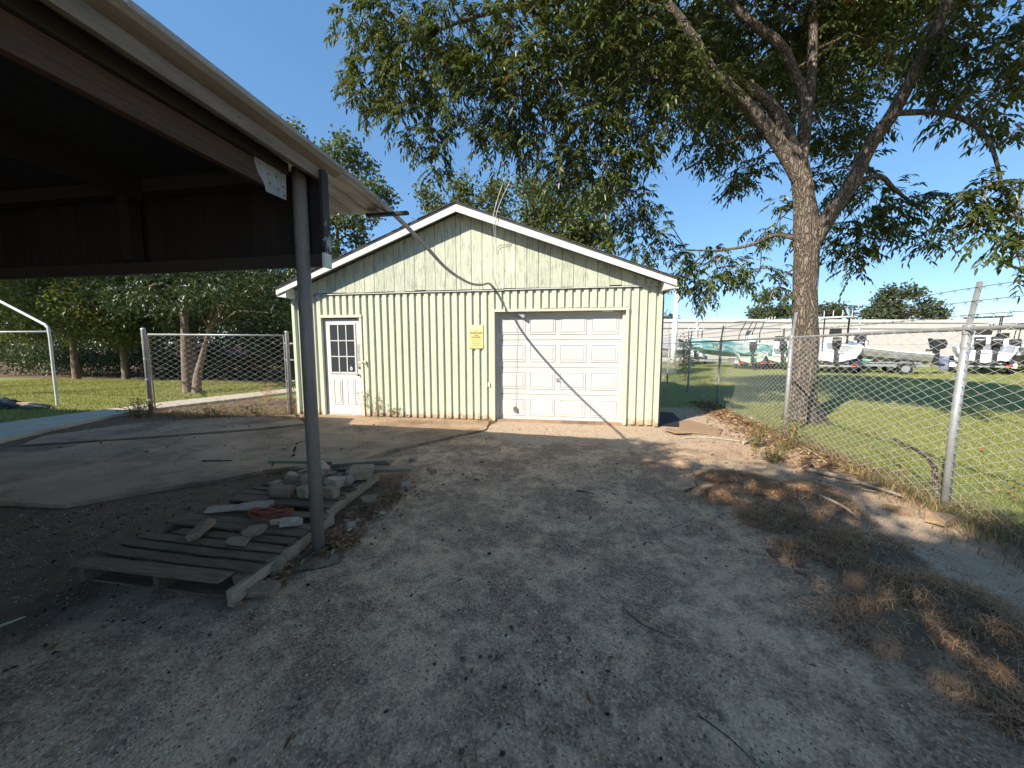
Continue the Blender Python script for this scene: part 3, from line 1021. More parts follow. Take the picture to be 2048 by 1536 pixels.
# far end panel of vertical boards with frame
xx = -1.645
while xx > -7.4:
    wv = .19 + random.uniform(-.01, .01)
    y0 = 2.325 + random.uniform(-.003, .003)
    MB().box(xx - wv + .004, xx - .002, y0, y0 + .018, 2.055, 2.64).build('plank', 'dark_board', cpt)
    xx -= wv
MB().box(-7.4, -1.655, 2.268 + .02, 2.322, 2.008, 2.088).build('bottom_rail', 'beam_grey', cpt, bevel=.003)
MB().box(-1.652, -1.632, 2.275, 2.345, 2.000, 2.092).build('rail_end', 'white_trim', cpt)
MB().box(-1.70, -1.640, 2.346, 2.356, 2.05, 2.62).build('peeling_strip', 'black_peel', cpt)
MB().box(-1.655, -1.645 + .01, 2.285, 2.344, 2.095, 2.62).build('end_cover', 'black_peel', cpt)
MB().box(-7.4, -1.93, 2.20, 2.285, 2.53, 2.63).build('header_beam', 'beam_grey', cpt)
for sx_ in (-3.13, -4.7, -6.2):
    MB().box(sx_ - .045, sx_ + .045, 2.21, 2.284, 2.09, 2.53).build('stud', 'dark_board', cpt)
for sx_ in (-2.95, -4.3, -5.7):
    MB().box(sx_ - .022, sx_ + .022, -6.2, 2.195, 2.47, 2.62).build('joist', 'dark_board', cpt)
for yy in (1.2, -.1, -1.4, -2.7, -4.0):
    MB().box(-7.4, -1.90, yy - .02, yy + .02, 2.624, 2.664).build('purlin', 'dark_board', cpt)


xx = -1.905
while xx > -7.3:
    MB().box(xx - .296, xx, -6.2, 2.19, 2.610 + random.uniform(0, .003), 2.6235).build('shade_board', 'shade_board', cpt)  # added boards, coloured dark so the roof underside reads as shaded
    xx -= .30


def zroof(x):
    return 2.668 + .035 * (-1.6 - x)


# corrugated roof sheets (ribs along Y), each its own part
xs0 = -1.60
ns = 0
while xs0 > -7.5:
    x1 = xs0 - .86
    prof = []
    steps = 43
    for i in range(steps + 1):
        t = i / steps
        xq = xs0 + (x1 - xs0) * t
        ph_ = (xq * 1 / .145) % 1.0
        rib = .024 * max(0, 1 - abs(ph_ - .5) / .17) ** .5 if abs(ph_ - .5) < .17 else 0
        prof.append((xq, zroof(xq) + rib))
    ye = 3.16 + random.uniform(-.02, .015)
    rows = [(-6.3, 0), (-2.0, .004), (2.3, 0), (2.75, -.004), (ye, -.022 if ns else -.035)]
    vs, fs = [], []
    for (yy, dz) in rows:
        for (xq, zq) in prof:
            vs.append((xq, yy, zq + dz + (ns % 2) * .002))
    nP = len(prof)
    for r in range(len(rows) - 1):
        for i in range(nP - 1):
            a = r * nP + i
            fs.append((a, a + nP, a + nP + 1, a + 1))
    o = MB().add(vs, fs).build('roof_sheet', 'roof_metal', cpt)
    md = o.modifiers.new('thick', 'SOLIDIFY')
    md.thickness = .002
    xs0 = x1 + .03
    ns += 1
# eave trim: boxed metal angle along the edge
mb = MB()
mb.box(-1.69, -1.655, -6.25, 2.305, 2.562, 2.640)
mb.build('eave_trim', 'trim_metal', cpt, bevel=.003)
mb = MB()
mb.prism([(-1.655, -6.25, 2.632), (-1.600, -6.25, 2.656), (-1.585, -6.25, 2.682), (-1.60, -6.25, 2.700), (-1.66, -6.25, 2.672)], None, (0, 6.25 + 2.45, 0))
mb.build('drip_edge', 'trim_metal', cpt, bevel=.003)
MB().box(-1.80, -1.691, -6.2, 2.26, 2.632, 2.664).build('eave_board', 'dark_board', cpt)
MB().box(-1.80, -1.42, 3.085, 3.125, 2.632 - .03, 2.632 - .005).build('batten', 'beam_grey', cpt)
for yy in (1.05, 1.7, 2.27):
    MB().tube([(-1.656, yy, 2.60), (-1.651, yy, 2.60)], .006, 6).build('screw', 'rust_wire', cpt)

# house the carport leans on, out of the frame to the left, shading the lawn
hs = thing('house', 'grey sided house the dark carport leans on', 'house', (-12, -3, 0))
MB().box(-17, -7.6, -9, 2.9, -.05, 3.0).build('wall', 'house_wall', hs)
mb = MB().prism([(-17.4, -9.4, 2.95), (-17.4, 3.4, 2.95), (-17.4, 3.4, 3.12), (-17.4, -3, 5.0), (-17.4, -9.4, 3.12)], None, (10.2, 0, 0))
mb.build('roof', 'shingle', hs)
for wx_ in (-15, -12.5, -10):
    MB().box(wx_ - .5, wx_ + .5, 2.89, 2.93, 1.0, 2.2).build('window', 'dark_glass', hs)

# ------------------------------------------------------------------ pallets and rubble
random.seed(12)
rng = np.random.default_rng(12)


def warped_slat(x0, x1, y, w, th, z, name, mat, parent, ang=0.0, bend=0.0):
    vs, fs = [], []
    nn = 7
    br0, br1 = random.uniform(-.02, .02), random.uniform(-.02, .02)
    for i in range(nn):
        t = i / (nn - 1)
        xq = x0 + (x1 - x0) * t
        yc = y + ang * (t - .5)
        zz = z + bend * (2 * t - 1) ** 2 + random.uniform(-.002, .002)
        e = (br0 if i == 0 else br1 if i == nn - 1 else 0)
        vs += [(xq + e, yc - w / 2, zz), (xq - e, yc + w / 2, zz), (xq - e, yc + w / 2, zz + th), (xq + e, yc - w / 2, zz + th)]
    for i in range(nn - 1):
        for k in range(4):
            k2 = (k + 1) % 4
            fs.append((i * 4 + k, i * 4 + k2, i * 4 + 4 + k2, i * 4 + 4 + k))
    fs += [(3, 2, 1, 0), tuple(range(len(vs) - 4, len(vs)))]
    return MB().add(vs, fs).build(name, mat, parent, bevel=.003)


p1 = thing('pallet', 'weathered slatted pallet lying nearest, beside the grey post base', 'pallet', (-2.45, 2.1, 0))
ys = [1.745, 1.86, 1.965, 2.065, 2.165, 2.275, 2.375, 2.465, 2.55]
for i, yy in enumerate(ys):
    wv = .10 if i == 0 else random.uniform(.070, .088)
    x0 = -3.05 + random.uniform(-.03, .03)
    xr_ = -1.90 + random.uniform(-.015, .02)
    if i == 4:
        x0 = -2.86
    if i == 7:
        xr_ = -2.12
    warped_slat(x0, xr_ if i else -2.0, yy, wv, .017, .112 + (.008 if i == 5 else 0), 'slat', 'pallet', p1, ang=random.uniform(-.02, .02), bend=random.uniform(0, .007))
for xq, w_ in ((-3.02, .038), (-2.46, .038)):
    MB().box(xq, xq + w_, 1.70, 2.62, .012, .11).build('stringer', 'pallet', p1, bevel=.004)
# the pale outer stringer, notched and bowed
vs, fs = [], []
pts = [(-1.885, 1.66), (-1.89, 1.9), (-1.905, 2.15), (-1.93, 2.42), (-1.955, 2.66)]
for i, (a, c) in enumerate(pts):
    nb = .012 if i not in (1, 3) else .045
    vs += [(a - .02, c, nb), (a + .02, c, nb), (a + .018, c, .108), (a - .022, c, .108)]
for i in range(len(pts) - 1):
    for k in range(4):
        fs.append((i * 4 + k, i * 4 + (k + 1) % 4, i * 4 + 4 + (k + 1) % 4, i * 4 + 4 + k))
fs += [(3, 2, 1, 0), (16, 17, 18, 19)]
MB().add(vs, fs).build('stringer', 'stringer', p1, bevel=.004, label='pale notched outer stringer')
for yy in (1.78, 2.55):
    warped_slat(-3.03, -1.93, yy, .09, .012, -.002, 'bottom_board', 'pallet', p1)

p2 = thing('pallet', 'weathered pallet carrying the rubble heap, behind the nearer pallet', 'pallet', (-2.5, 3.1, 0))
for i, yy in enumerate([2.74, 2.865, 2.97, 3.075, 3.18, 3.285, 3.39, 3.50, 3.60]):
    wv = .135 if i == 0 else random.uniform(.075, .092)
    warped_slat(-2.96 + random.uniform(-.03, .03) - .004 * i, -2.01 - .008 * i + random.uniform(-.02, .02), yy, wv, .019, .121, 'slat', 'pallet', p2,
                ang=random.uniform(-.02, .02), bend=random.uniform(0, .004))
for xq, xq2 in ((-2.94, -2.98), (-2.52, -2.55), (-2.04, -2.12)):
    MB().bar((xq, 2.68, .065), (xq2, 3.68, .065), .038, .108).build('stringer', 'stringer' if xq > -2.1 else 'pallet', p2, bevel=.004)
for yy in (2.76, 3.56):
    warped_slat(-2.95, -2.02, yy, .09, .012, -.002, 'bottom_board', 'pallet', p2)


def chunk(loc, size, mat, label, cat='rubble', name='rubble_chunk', group=None, rot=None, cut=4, blocky=.0):
    """broken piece: a box cut by random planes"""
    import bmesh
    bm = bmesh.new()
    bmesh.ops.create_cube(bm, size=1)
    for k in range(cut):
        nrm = Vector((random.uniform(-1, 1), random.uniform(-1, 1), random.uniform(-.6, 1))).normalized()
        d = random.uniform(.40, .58) + blocky
        bmesh.ops.bisect_plane(bm, geom=bm.verts[:] + bm.edges[:] + bm.faces[:], plane_co=nrm * d, plane_no=nrm, clear_outer=True)
        es = [e for e in bm.edges if e.is_boundary]
        if es:
            bmesh.ops.contextual_create(bm, geom=es)
    rot = rot if rot is not None else (random.uniform(-.25, .25), random.uniform(-.25, .25), random.uniform(0, 6.28))
    from mathutils import Euler
    Mx = Euler(rot).to_matrix().to_4x4() @ Matrix.Diagonal((size[0], size[1], size[2], 1))
    bmesh.ops.transform(bm, matrix=Mx, verts=bm.verts)
    zmin = min(v_.co.z for v_ in bm.verts)
    bmesh.ops.translate(bm, vec=(loc[0], loc[1], loc[2] - zmin), verts=bm.verts)
    bmesh.ops.recalc_face_normals(bm, faces=bm.faces)
    me = bpy.data.meshes.new(name)
    bm.to_mesh(me)
    bm.free()
    o = finish(name, me, mat, None, label=label, cat=cat, group=group)
    md = o.modifiers.new('bevel', 'BEVEL')
    md.width = .002
    md.segments = 1
    return o


ZT = .141
# the heap
chunk((-2.56, 2.83, ZT), (.19, .10, .085), 'chunk_grey', 'squared grey concrete block at the near edge of the heap, beside the post', 'block', 'concrete_block', rot=(0, 0, .08), cut=2, blocky=.2)
chunk((-2.12, 2.88, ZT), (.12, .09, .09), 'chunk_tan', 'squared tan block at the near edge of the heap, right of the post', 'block', 'concrete_block', rot=(0, 0, -.15), cut=2, blocky=.2)
chunk((-2.33, 2.83, ZT), (.13, .11, .09), 'chunk_grey', 'rounded grey lump between the two squared blocks of the heap')
chunk((-2.45, 3.10, ZT), (.22, .13, .11), 'chunk_tan', 'tan masonry lump near the middle of the heap, largest of the tan lumps')
chunk((-2.20, 3.05, ZT + .0), (.15, .11, .09), 'chunk_white', 'pale plaster lump right of the post on the heap')
chunk((-1.99 - .12, 3.32, ZT), (.26, .12, .12), 'chunk_tan', 'wedge shaped tan block at the far side of the heap', 'block', 'concrete_block', rot=(.1, .1, .5), cut=3)
chunk((-2.64, 3.05, ZT), (.15, .12, .09), 'chunk_grey', 'dark grey chunk at the left foot of the heap')
chunk((-2.74, 2.98, ZT), (.13, .09, .04), 'chunk_white', 'flat pale flake at the left end of the heap')
chunk((-2.52, 3.30, ZT), (.16, .12, .13), 'chunk_white', 'pale block standing up at the back of the heap', 'block', 'concrete_block', cut=3)
grp = 'small broken pieces in the rubble heap'
for i in range(34):
    a = random.uniform(0, 6.28)
    rr = random.uniform(0, 1) ** .5
    xx, yy = -2.42 + math.cos(a) * rr * .40, 3.10 + math.sin(a) * rr * .30
    s_ = random.uniform(.035, .095)
    zz = ZT + max(0, (.55 - rr)) * .16
    chunk((xx, yy, zz), (s_ * 1.4, s_, s_ * .8), random.choice(['chunk_grey', 'chunk_tan', 'chunk_grey', 'chunk_white']), 'small broken piece of masonry in the rubble heap on the pallet', group=grp)
# loose pieces
chunk((-1.98, 1.98, .0), (.27, .18, .085), 'chunk_grey', 'grey concrete slab piece leaning by the foot of the post', 'block', 'concrete_block', rot=(.06, -.12, .45), cut=3, blocky=.05)
chunk((-1.84 - .0, 1.80, .0), (.21, .10, .05), 'chunk_grey', 'flat slate grey piece in front of the leaning slab', rot=(0, .05, .2))
chunk((-2.60, 2.56, .136), (.26, .13, .035), 'chunk_white', 'large white plaster sheet on the slats, left of the orange twine', 'plaster', 'plaster_piece', rot=(.05, .0, .3), cut=4)
chunk((-2.78, 2.50, .134), (.30, .09, .025), 'chunk_white', 'long white plaster sliver at the left end of the slats', 'plaster', 'plaster_piece', rot=(.05, .05, .5), cut=4)
chunk((-2.08, 2.36, .134), (.15, .08, .045), 'chunk_white', 'white plaster lump between the orange twine and the post', 'plaster', 'plaster_piece', rot=(.1, .1, .7), cut=5)
chunk((-2.22, 2.36, .134), (.09, .06, .03), 'chunk_white', 'small white plaster bit beside the orange twine', 'plaster', 'plaster_piece')
chunk((-2.25, 2.20, .134), (.15, .11, .055), 'chunk_grey', 'grey chunk with a sharp corner lying mid pallet', rot=(.1, 0, 1.0))
chunk((-2.24, 2.06, .132), (.13, .09, .025), 'chunk_grey', 'dark slate shard lying between two middle slats', rot=(.2, .1, .3))
chunk((-2.62, 2.14, .134), (.22, .12, .05), 'chunk_grey', 'dark mud clod lying on the middle slats', 'clod', 'mud_clod', cut=6)
chunk((-1.77, 2.62, .0), (.08, .06, .05), 'chunk_white', 'small pale stone between the pallet and the leaf drift')
chunk((-1.85, 3.05, .0), (.17, .11, .07), 'chunk_grey', 'rounded grey rock among brown leaves beside the pallet', cat='rock', name='rock')
chunk((-1.72, 3.52, .0), (.08, .07, .06), 'chunk_white', 'small pale rock right of the far pallet end', cat='rock', name='rock')
chunk((-2.05, 4.45, .0), (.13, .09, .035), 'chunk_white', 'flat cream stone on the dark gravel past the boards', cat='rock', name='rock')
chunk((-1.62, 4.0, .0), (.10, .08, .035), 'chunk_tan', 'small tan stone on the gravel beyond the board ends', cat='rock', name='rock')
chunk((3.03, 3.46, .0), (.26, .12, .09), 'chunk_tan', 'pale rock at the foot of the nearest fence post', cat='rock', name='rock')
chunk((2.86, 3.66, .0), (.16, .10, .06), 'chunk_tan', 'small tan rock just behind the pale rock by the fence', cat='rock', name='rock')
for i, (xx, yy, s_) in enumerate(((1.40, 2.72, .075), (1.50, 2.60, .06), (1.60, 2.66, .055), (1.46, 2.52, .05), (1.66, 2.56, .05))):
    chunk((xx, yy, float(H(xx, yy)) - .01), (s_ * 1.3, s_ * .8, s_ * .35), 'brick_red', 'broken red brick piece at the near edge of the dry grass mound', 'brick', 'brick_piece', group='broken red brick pieces by the mound')

# boards lying across the far pallet
def board(p, q, w, th, label, mat='board_grey', roll=0):
    return MB().bar(p, q, w, th, roll=roll).build('board', mat, None, bevel=.003, label=label, cat='board')


board((-3.46, 3.70, .155), (-2.02, 3.83, .165), .15, .028, 'long grey green board lying across the far pallet end, farthest back')
board((-2.62, 3.62, .178), (-2.05, 3.80, .198), .16, .035, 'short wide grey board on top of the long board', roll=.06)
board((-2.5, 3.52, .148), (-1.72, 3.68, .16), .14, .035, 'grey board sticking out over the gravel past the pallet')
board((-3.0, 3.52, .146), (-2.62, 3.50, .17), .06, .03, 'short pale stick end poking out left of the rubble heap', 'stringer')
board((-2.55, 3.48, .16), (-2.2, 3.30, .25), .10, .022, 'thin grey board leaning up on the rubble heap', roll=.4)

# orange twine tangle
mb = MB()
for s_ in range(9):
    a = random.uniform(0, 6.28)
    pts = []
    for t in range(7):
        a += random.uniform(.5, 1.5)
        r_ = random.uniform(.02, .17)
        pts.append((-2.36 + math.cos(a) * r_ * 1.15, 2.48 + math.sin(a) * r_ * .75, .137 + random.uniform(.004, .05)))
    mb.tube(smooth_path(pts, 4), .0034, 4)
mb.build('twine_tangle', 'orange', None, label='tangled orange twine lying on the pallet slats', cat='twine')

# ------------------------------------------------------------------ chain link


def link_mesh(p0, p1, z0, z1, pitch, wire, zfun=None):
    """woven zigzag wires of a chain link fabric between two ground points, as arrays"""
    p0, p1 = np.array(p0, float), np.array(p1, float)
    Lw = np.linalg.norm(p1 - p0)
    d = (p1 - p0) / Lw
    nrm = np.array([-d[1], d[0]])
    nw = int(Lw / pitch)
    rows = int(round((z1 - z0) / (pitch * .5)))
    V, Fc = [], []
    off = 0
    tri = np.array([[0, 1], [.87, -.5], [-.87, -.5]]) * wire
    for wI in range(nw):
        s0 = (wI + .5) * pitch
        k = np.arange(rows + 1)
        s = s0 + np.where((k + wI) % 2 == 0, -1, 1) * pitch * .5
        z = z0 + k * pitch * .5
        dep = np.where(k % 2 == 0, -1, 1) * wire * .9
        if zfun is not None:
            g = zfun(p0[0] + d[0] * s0, p0[1] + d[1] * s0)
            z = z + (g) * (1 - k / rows)
        # barb sticking out on top: the ends are twisted upwards
        s = np.append(s, [s[-1] + (s0 - s[-1]) * .35])
        z = np.append(z, [z[-1] + pitch * .22])
        dep = np.append(dep, [0])
        P = np.stack([p0[0] + d[0] * s + nrm[0] * dep, p0[1] + d[1] * s + nrm[1] * dep, z], -1)
        nP = len(P)
        Tn = np.gradient(P, axis=0)
        Tn /= np.linalg.norm(Tn, axis=1)[:, None]
        A = np.tile(np.array([nrm[0], nrm[1], 0]), (nP, 1))
        Bv = np.cross(Tn, A)
        ring = P[:, None, :] + A[:, None, :] * tri[None, :, 0:1] + Bv[:, None, :] * tri[None, :, 1:2]
        V.append(ring.reshape(-1, 3))
        i = np.arange(nP - 1)[:, None] * 3
        kk = np.arange(3)[None, :]
        k2 = (kk + 1) % 3
        Fc.append((np.stack([i + kk, i + k2, i + 3 + k2, i + 3 + kk], -1) + off).reshape(-1, 4))
        off += nP * 3
    return np.concatenate(V), np.concatenate(Fc)


def fx(y):
    return np.interp(y, [-2, 3.8, 6.55, 10.3, 13, 40], [3.14, 3.31, 3.40, 3.72, 3.76, 4.3])


fen = thing('chain_link_fence', 'galvanised chain link fence with barbed wire running beside the pecan trunk', 'fence', (3.5, 8, 0))
PY = [.9, 3.8, 6.55, 10.3, 13.0, 16.0, 19.0, 22.0]
for i, yy in enumerate(PY):
    xx = float(fx(yy))
    lean = .02 if i == 1 else 0.0
    po = MB().tube([(xx - .02, yy - .03, -.05), (xx, yy, .8), (xx + lean, yy, 1.66)], .030 if i < 4 else .028, 14).build('post', 'galv', fen, smooth=True)
    mb = MB()
    mb.bar((xx + lean, yy, 1.645), (xx + lean + .035, yy - .01, 2.02), .032, .022, up=(0, 1, 0))
    mb.tube([(xx + lean, yy, 1.58), (xx + lean, yy, 1.66)], .036, 10)
    mb.build('barb_arm', 'galv', po)
    for zz in (.35, .75, 1.15, 1.45):
        MB().tube([(xx + lean * zz / 1.6, yy, zz), (xx + lean * zz / 1.6, yy, zz + .02)], .034, 10).build('tie_band', 'galv', po)
ry = np.linspace(-.5, 22, 24)
MB().tube([(float(fx(y_)), y_, 1.625 + .004 * math.sin(y_ * 1.7)) for y_ in ry], .0195, 12).build('top_rail', 'galv', fen, smooth=True)
for a, c in zip([-.4, 3.8, 6.55, 10.3, 13.0], [3.8, 6.55, 10.3, 13.0, 22.0]):
    V, Fc = link_mesh((float(fx(a)) - .030, a), (float(fx(c)) - .030, c), .02, 1.60, .078, .0030 if a < 9 else .0032, zfun=lambda x_, y_: float(H(x_, y_)))
    finish('chain_link_mesh', arr_mesh('chain_link_mesh', V, Fc), 'galv_wire', fen, kind='stuff')
for k_, zz in enumerate((1.975, 1.86, 1.745)):
    t = (zz - 1.645) / .375
    pth = []
    for y_ in np.linspace(-.5, 22, 76):
        near_ = min(abs(y_ - q) for q in PY)
        sag = -.014 * math.sin(min(1, near_ / 1.3) * math.pi / 2)
        pth.append((float(fx(y_)) + .035 * t, y_, zz + sag))
    mb = MB().tube(pth, .0028, 5)
    y_ = -.4
    while y_ < 21.5:
        xx = float(fx(y_)) + .035 * t
        for a in (.6, 2.2, 3.9):
            dv = Vector((math.cos(a), random.uniform(-.5, .5), math.sin(a))).normalized() * .022
            c0 = Vector((xx, y_, zz - .010))
            mb.tube([c0 - dv, c0 + dv], .0018, 3)
        y_ += .125
    mb.build('barbed_wire', 'rust_wire', fen)

# low gate section between the walkway and the garage
gt = thing('chain_link_gate', 'short chain link gate section between a tall end post and the garage', 'gate', (-7.6, 6.9, 0))
ga, gb = Vector((-9.22, 6.67)), Vector((-6.02, 7.02))
MB().tube([(ga.x, ga.y, -.05), (ga.x, ga.y, 1.84), (ga.x, ga.y, 1.87), (ga.x, ga.y, 1.89)], [.045, .045, .046, .02], 16).build('post', 'galv', gt, smooth=True)
MB().tube([(gb.x, gb.y, -.05), (gb.x, gb.y, 1.78), (gb.x, gb.y, 1.80), (gb.x, gb.y, 1.815)], [.036, .036, .037, .015], 16).build('post', 'galv', gt, smooth=True)
gd2 = (gb - ga).normalized()
g0, g1 = ga + gd2 * .10, gb - gd2 * .07
MB().tube([(g0.x, g0.y, 1.745), (g1.x, g1.y, 1.715)], .020, 12).build('top_rail', 'galv', gt, smooth=True)
MB().tube([(g0.x, g0.y, .06), (g0.x, g0.y, 1.745)], .014, 10).build('tension_bar', 'rust_wire', gt)
MB().tube([(g1.x, g1.y, .06), (g1.x, g1.y, 1.715)], .012, 10).build('tension_bar', 'galv', gt)
for zz in (.3, .75, 1.2, 1.55):
    MB().tube([(ga.x, ga.y, zz), (ga.x, ga.y, zz + .03)], .051, 12).build('hinge_band', 'galv', gt)
    MB().bar((gb.x - .07, gb.y - .01, zz), (gb.x + .12, gb.y + .02, zz), .012, .03).build('hinge_band', 'galv', gt)
V, Fc = link_mesh((g0.x, g0.y), (g1.x, g1.y), .05, 1.735, .112, .0036)
finish('chain_link_mesh', arr_mesh('chain_link_mesh', V, Fc), 'galv_wire', gt, kind='stuff')

# ------------------------------------------------------------------ vegetation helpers


def frames(a, up):
    w = np.cross(a, up)
    ln = np.linalg.norm(w, axis=1, keepdims=True)
    w = np.where(ln > 1e-4, w / np.maximum(ln, 1e-4), np.array([[1., 0, 0]]))
    return w, np.cross(w, a)


def norm(v_):
    return v_ / np.maximum(np.linalg.norm(v_, axis=-1, keepdims=True), 1e-6)


def leaflets(base, axis_, up, L, Wd, fold=.25):
    """lance shaped leaf of two quads folded on the midrib; arrays"""
    K = len(base)
    w, nrm_ = frames(axis_, up)
    L = L[:, None]
    Wd = Wd[:, None]
    dn = np.array([[0, 0, -1.]])
    p = lambda t, s, c: base + axis_ * L * t + w * Wd * s + nrm_ * Wd * abs(s) * fold + dn * L * c
    V = np.stack([base, p(.30, .5, .02), p(.68, .40, .08), p(1.0, 0, .17), p(.68, -.40, .08), p(.30, -.5, .02)], 1)
    i = np.arange(K)[:, None] * 6
    Fq = np.concatenate([i + np.array([[0, 1, 2, 3]]), i + np.array([[0, 3, 4, 5]])], 1).reshape(-1, 4)
    return V.reshape(-1, 3), Fq


def simple_leaves(base, axis_, up, L, Wd, fold=.3):
    K = len(base)
    w, nrm_ = frames(axis_, up)
    L = L[:, None]
    Wd = Wd[:, None]
    mid = base + axis_ * L * .5
    V = np.stack([base, mid + w * Wd * .5 + nrm_ * Wd * fold, base + axis_ * L, mid - w * Wd * .5 + nrm_ * Wd * fold], 1)
    i = np.arange(K)[:, None] * 4
    Ft = np.concatenate([i + np.array([[0, 1, 2]]), i + np.array([[0, 2, 3]])], 1).reshape(-1, 3)
    return V.reshape(-1, 3), Ft


def pad_nodes(pads, dens, power=2.2, shell=.5, flat=.85, ref=.7):
    P, D = [], []
    for (x_, y_, z_, r_) in pads:
        k = max(3, int(dens * (r_ / ref) ** power))
        d = norm(rng.normal(size=(k, 3)))
        rad = r_ * (shell + (1 - shell) * rng.random((k, 1))) * rng.random((k, 1)) ** .25
        q = d * rad * np.array([[1.1, 1.1, flat]])
        P.append(np.array([[x_, y_, z_]]) + q)
        D.append(d)
    return np.concatenate(P), np.concatenate(D)


def compound_crown(nodes, out, per=4, npair=5, rl=(.24, .36), L=(.07, .145), Wr=.31):
    N = len(nodes)
    st_ = np.repeat(nodes, per, 0) + rng.normal(size=(N * per, 3)) * .06
    o_ = np.repeat(out, per, 0)
    d = norm(rng.normal(size=(N * per, 3)) * np.array([[1, 1, .5]]) + o_ * .7 + np.array([[0, 0, -.15]]))
    ln = rng.uniform(rl[0], rl[1], (N * per, 1))
    B, A, U, LL = [], [], [], []
    side = norm(np.cross(d, np.array([[0, 0, 1.]])) + 1e-5)
    for k in range(npair + 1):
        t = .25 + .75 * k / npair
        pos = st_ + d * ln * t + np.array([[0, 0, -1.]]) * ln * .45 * t * t
        tang = norm(d + np.array([[0, 0, -1.]]) * .9 * t)
        for s in ((1, -1) if k < npair else (0,)):
            a = tang * (.55 if s else 1) + side * s * .75 + rng.normal(size=d.shape) * .16 + np.array([[0, 0, -.30]])
            B.append(pos)
            A.append(norm(a))
            U.append(norm(np.array([[0, 0, 1.]]) + rng.normal(size=d.shape) * .35 + d * .2))
            LL.append(rng.uniform(L[0], L[1], N * per) * (1.0 - .3 * abs(t - .7)))
    B, A, U, LL = np.concatenate(B), np.concatenate(A), np.concatenate(U), np.concatenate(LL)
    return leaflets(B, A, U, LL, LL * Wr * rng.uniform(.85, 1.3, len(LL)))


def leaf_cloud(nodes, out, per, spread, L, Wr, droop=.4):
    N = len(nodes) * per
    b_ = np.repeat(nodes, per, 0) + rng.normal(size=(N, 3)) * spread
    a = norm(rng.normal(size=(N, 3)) + np.repeat(out, per, 0) * .5 + np.array([[0, 0, -droop]]))
    u = norm(rng.normal(size=(N, 3)) * .6 + np.array([[0, 0, 1.]]))
    ln = rng.uniform(L[0], L[1], N)
    return simple_leaves(b_, a, u, ln, ln * Wr)


def bark_lump(seed, amp):
    ph_ = [random.uniform(0, 6.28) for _ in range(5)]

    def f(i, t):
        return 1 + amp * (math.sin(5 * t + ph_[0] + i * .12) * .5 + math.sin(9 * t + ph_[1] - i * .2) * .35 + math.sin(3 * t + ph_[2] + i * .31) * .5 + random.uniform(-.5, .5))
    return f


def branch_to(mb, skel, target, r0, sides=5, droop=.0, k=5):
    """curved branch from the nearest skeleton point to a pad centre"""
    T_ = Vector(target)
    best = min(skel, key=lambda s: (s[0] - T_).length + max(0, s[0].z - T_.z) * .25)
    a = best[0]
    d = T_ - a
    mid = a + d * .5 + Vector((random.uniform(-.1, .1), random.uniform(-.1, .1), .12 + .10 * d.length)) * min(1, d.length)
    pth = smooth_path([a, a.lerp(mid, .6) + Vector((0, 0, .03)), mid, T_], k)
    rr = min(r0, best[1] * .7)
    rad = [rr * (1 - .72 * i / (len(pth) - 1)) for i in range(len(pth))]
    mb.tube(pth, rad, sides, lump=lambda i, t: 1 + .08 * math.sin(3 * t + i))
    return pth


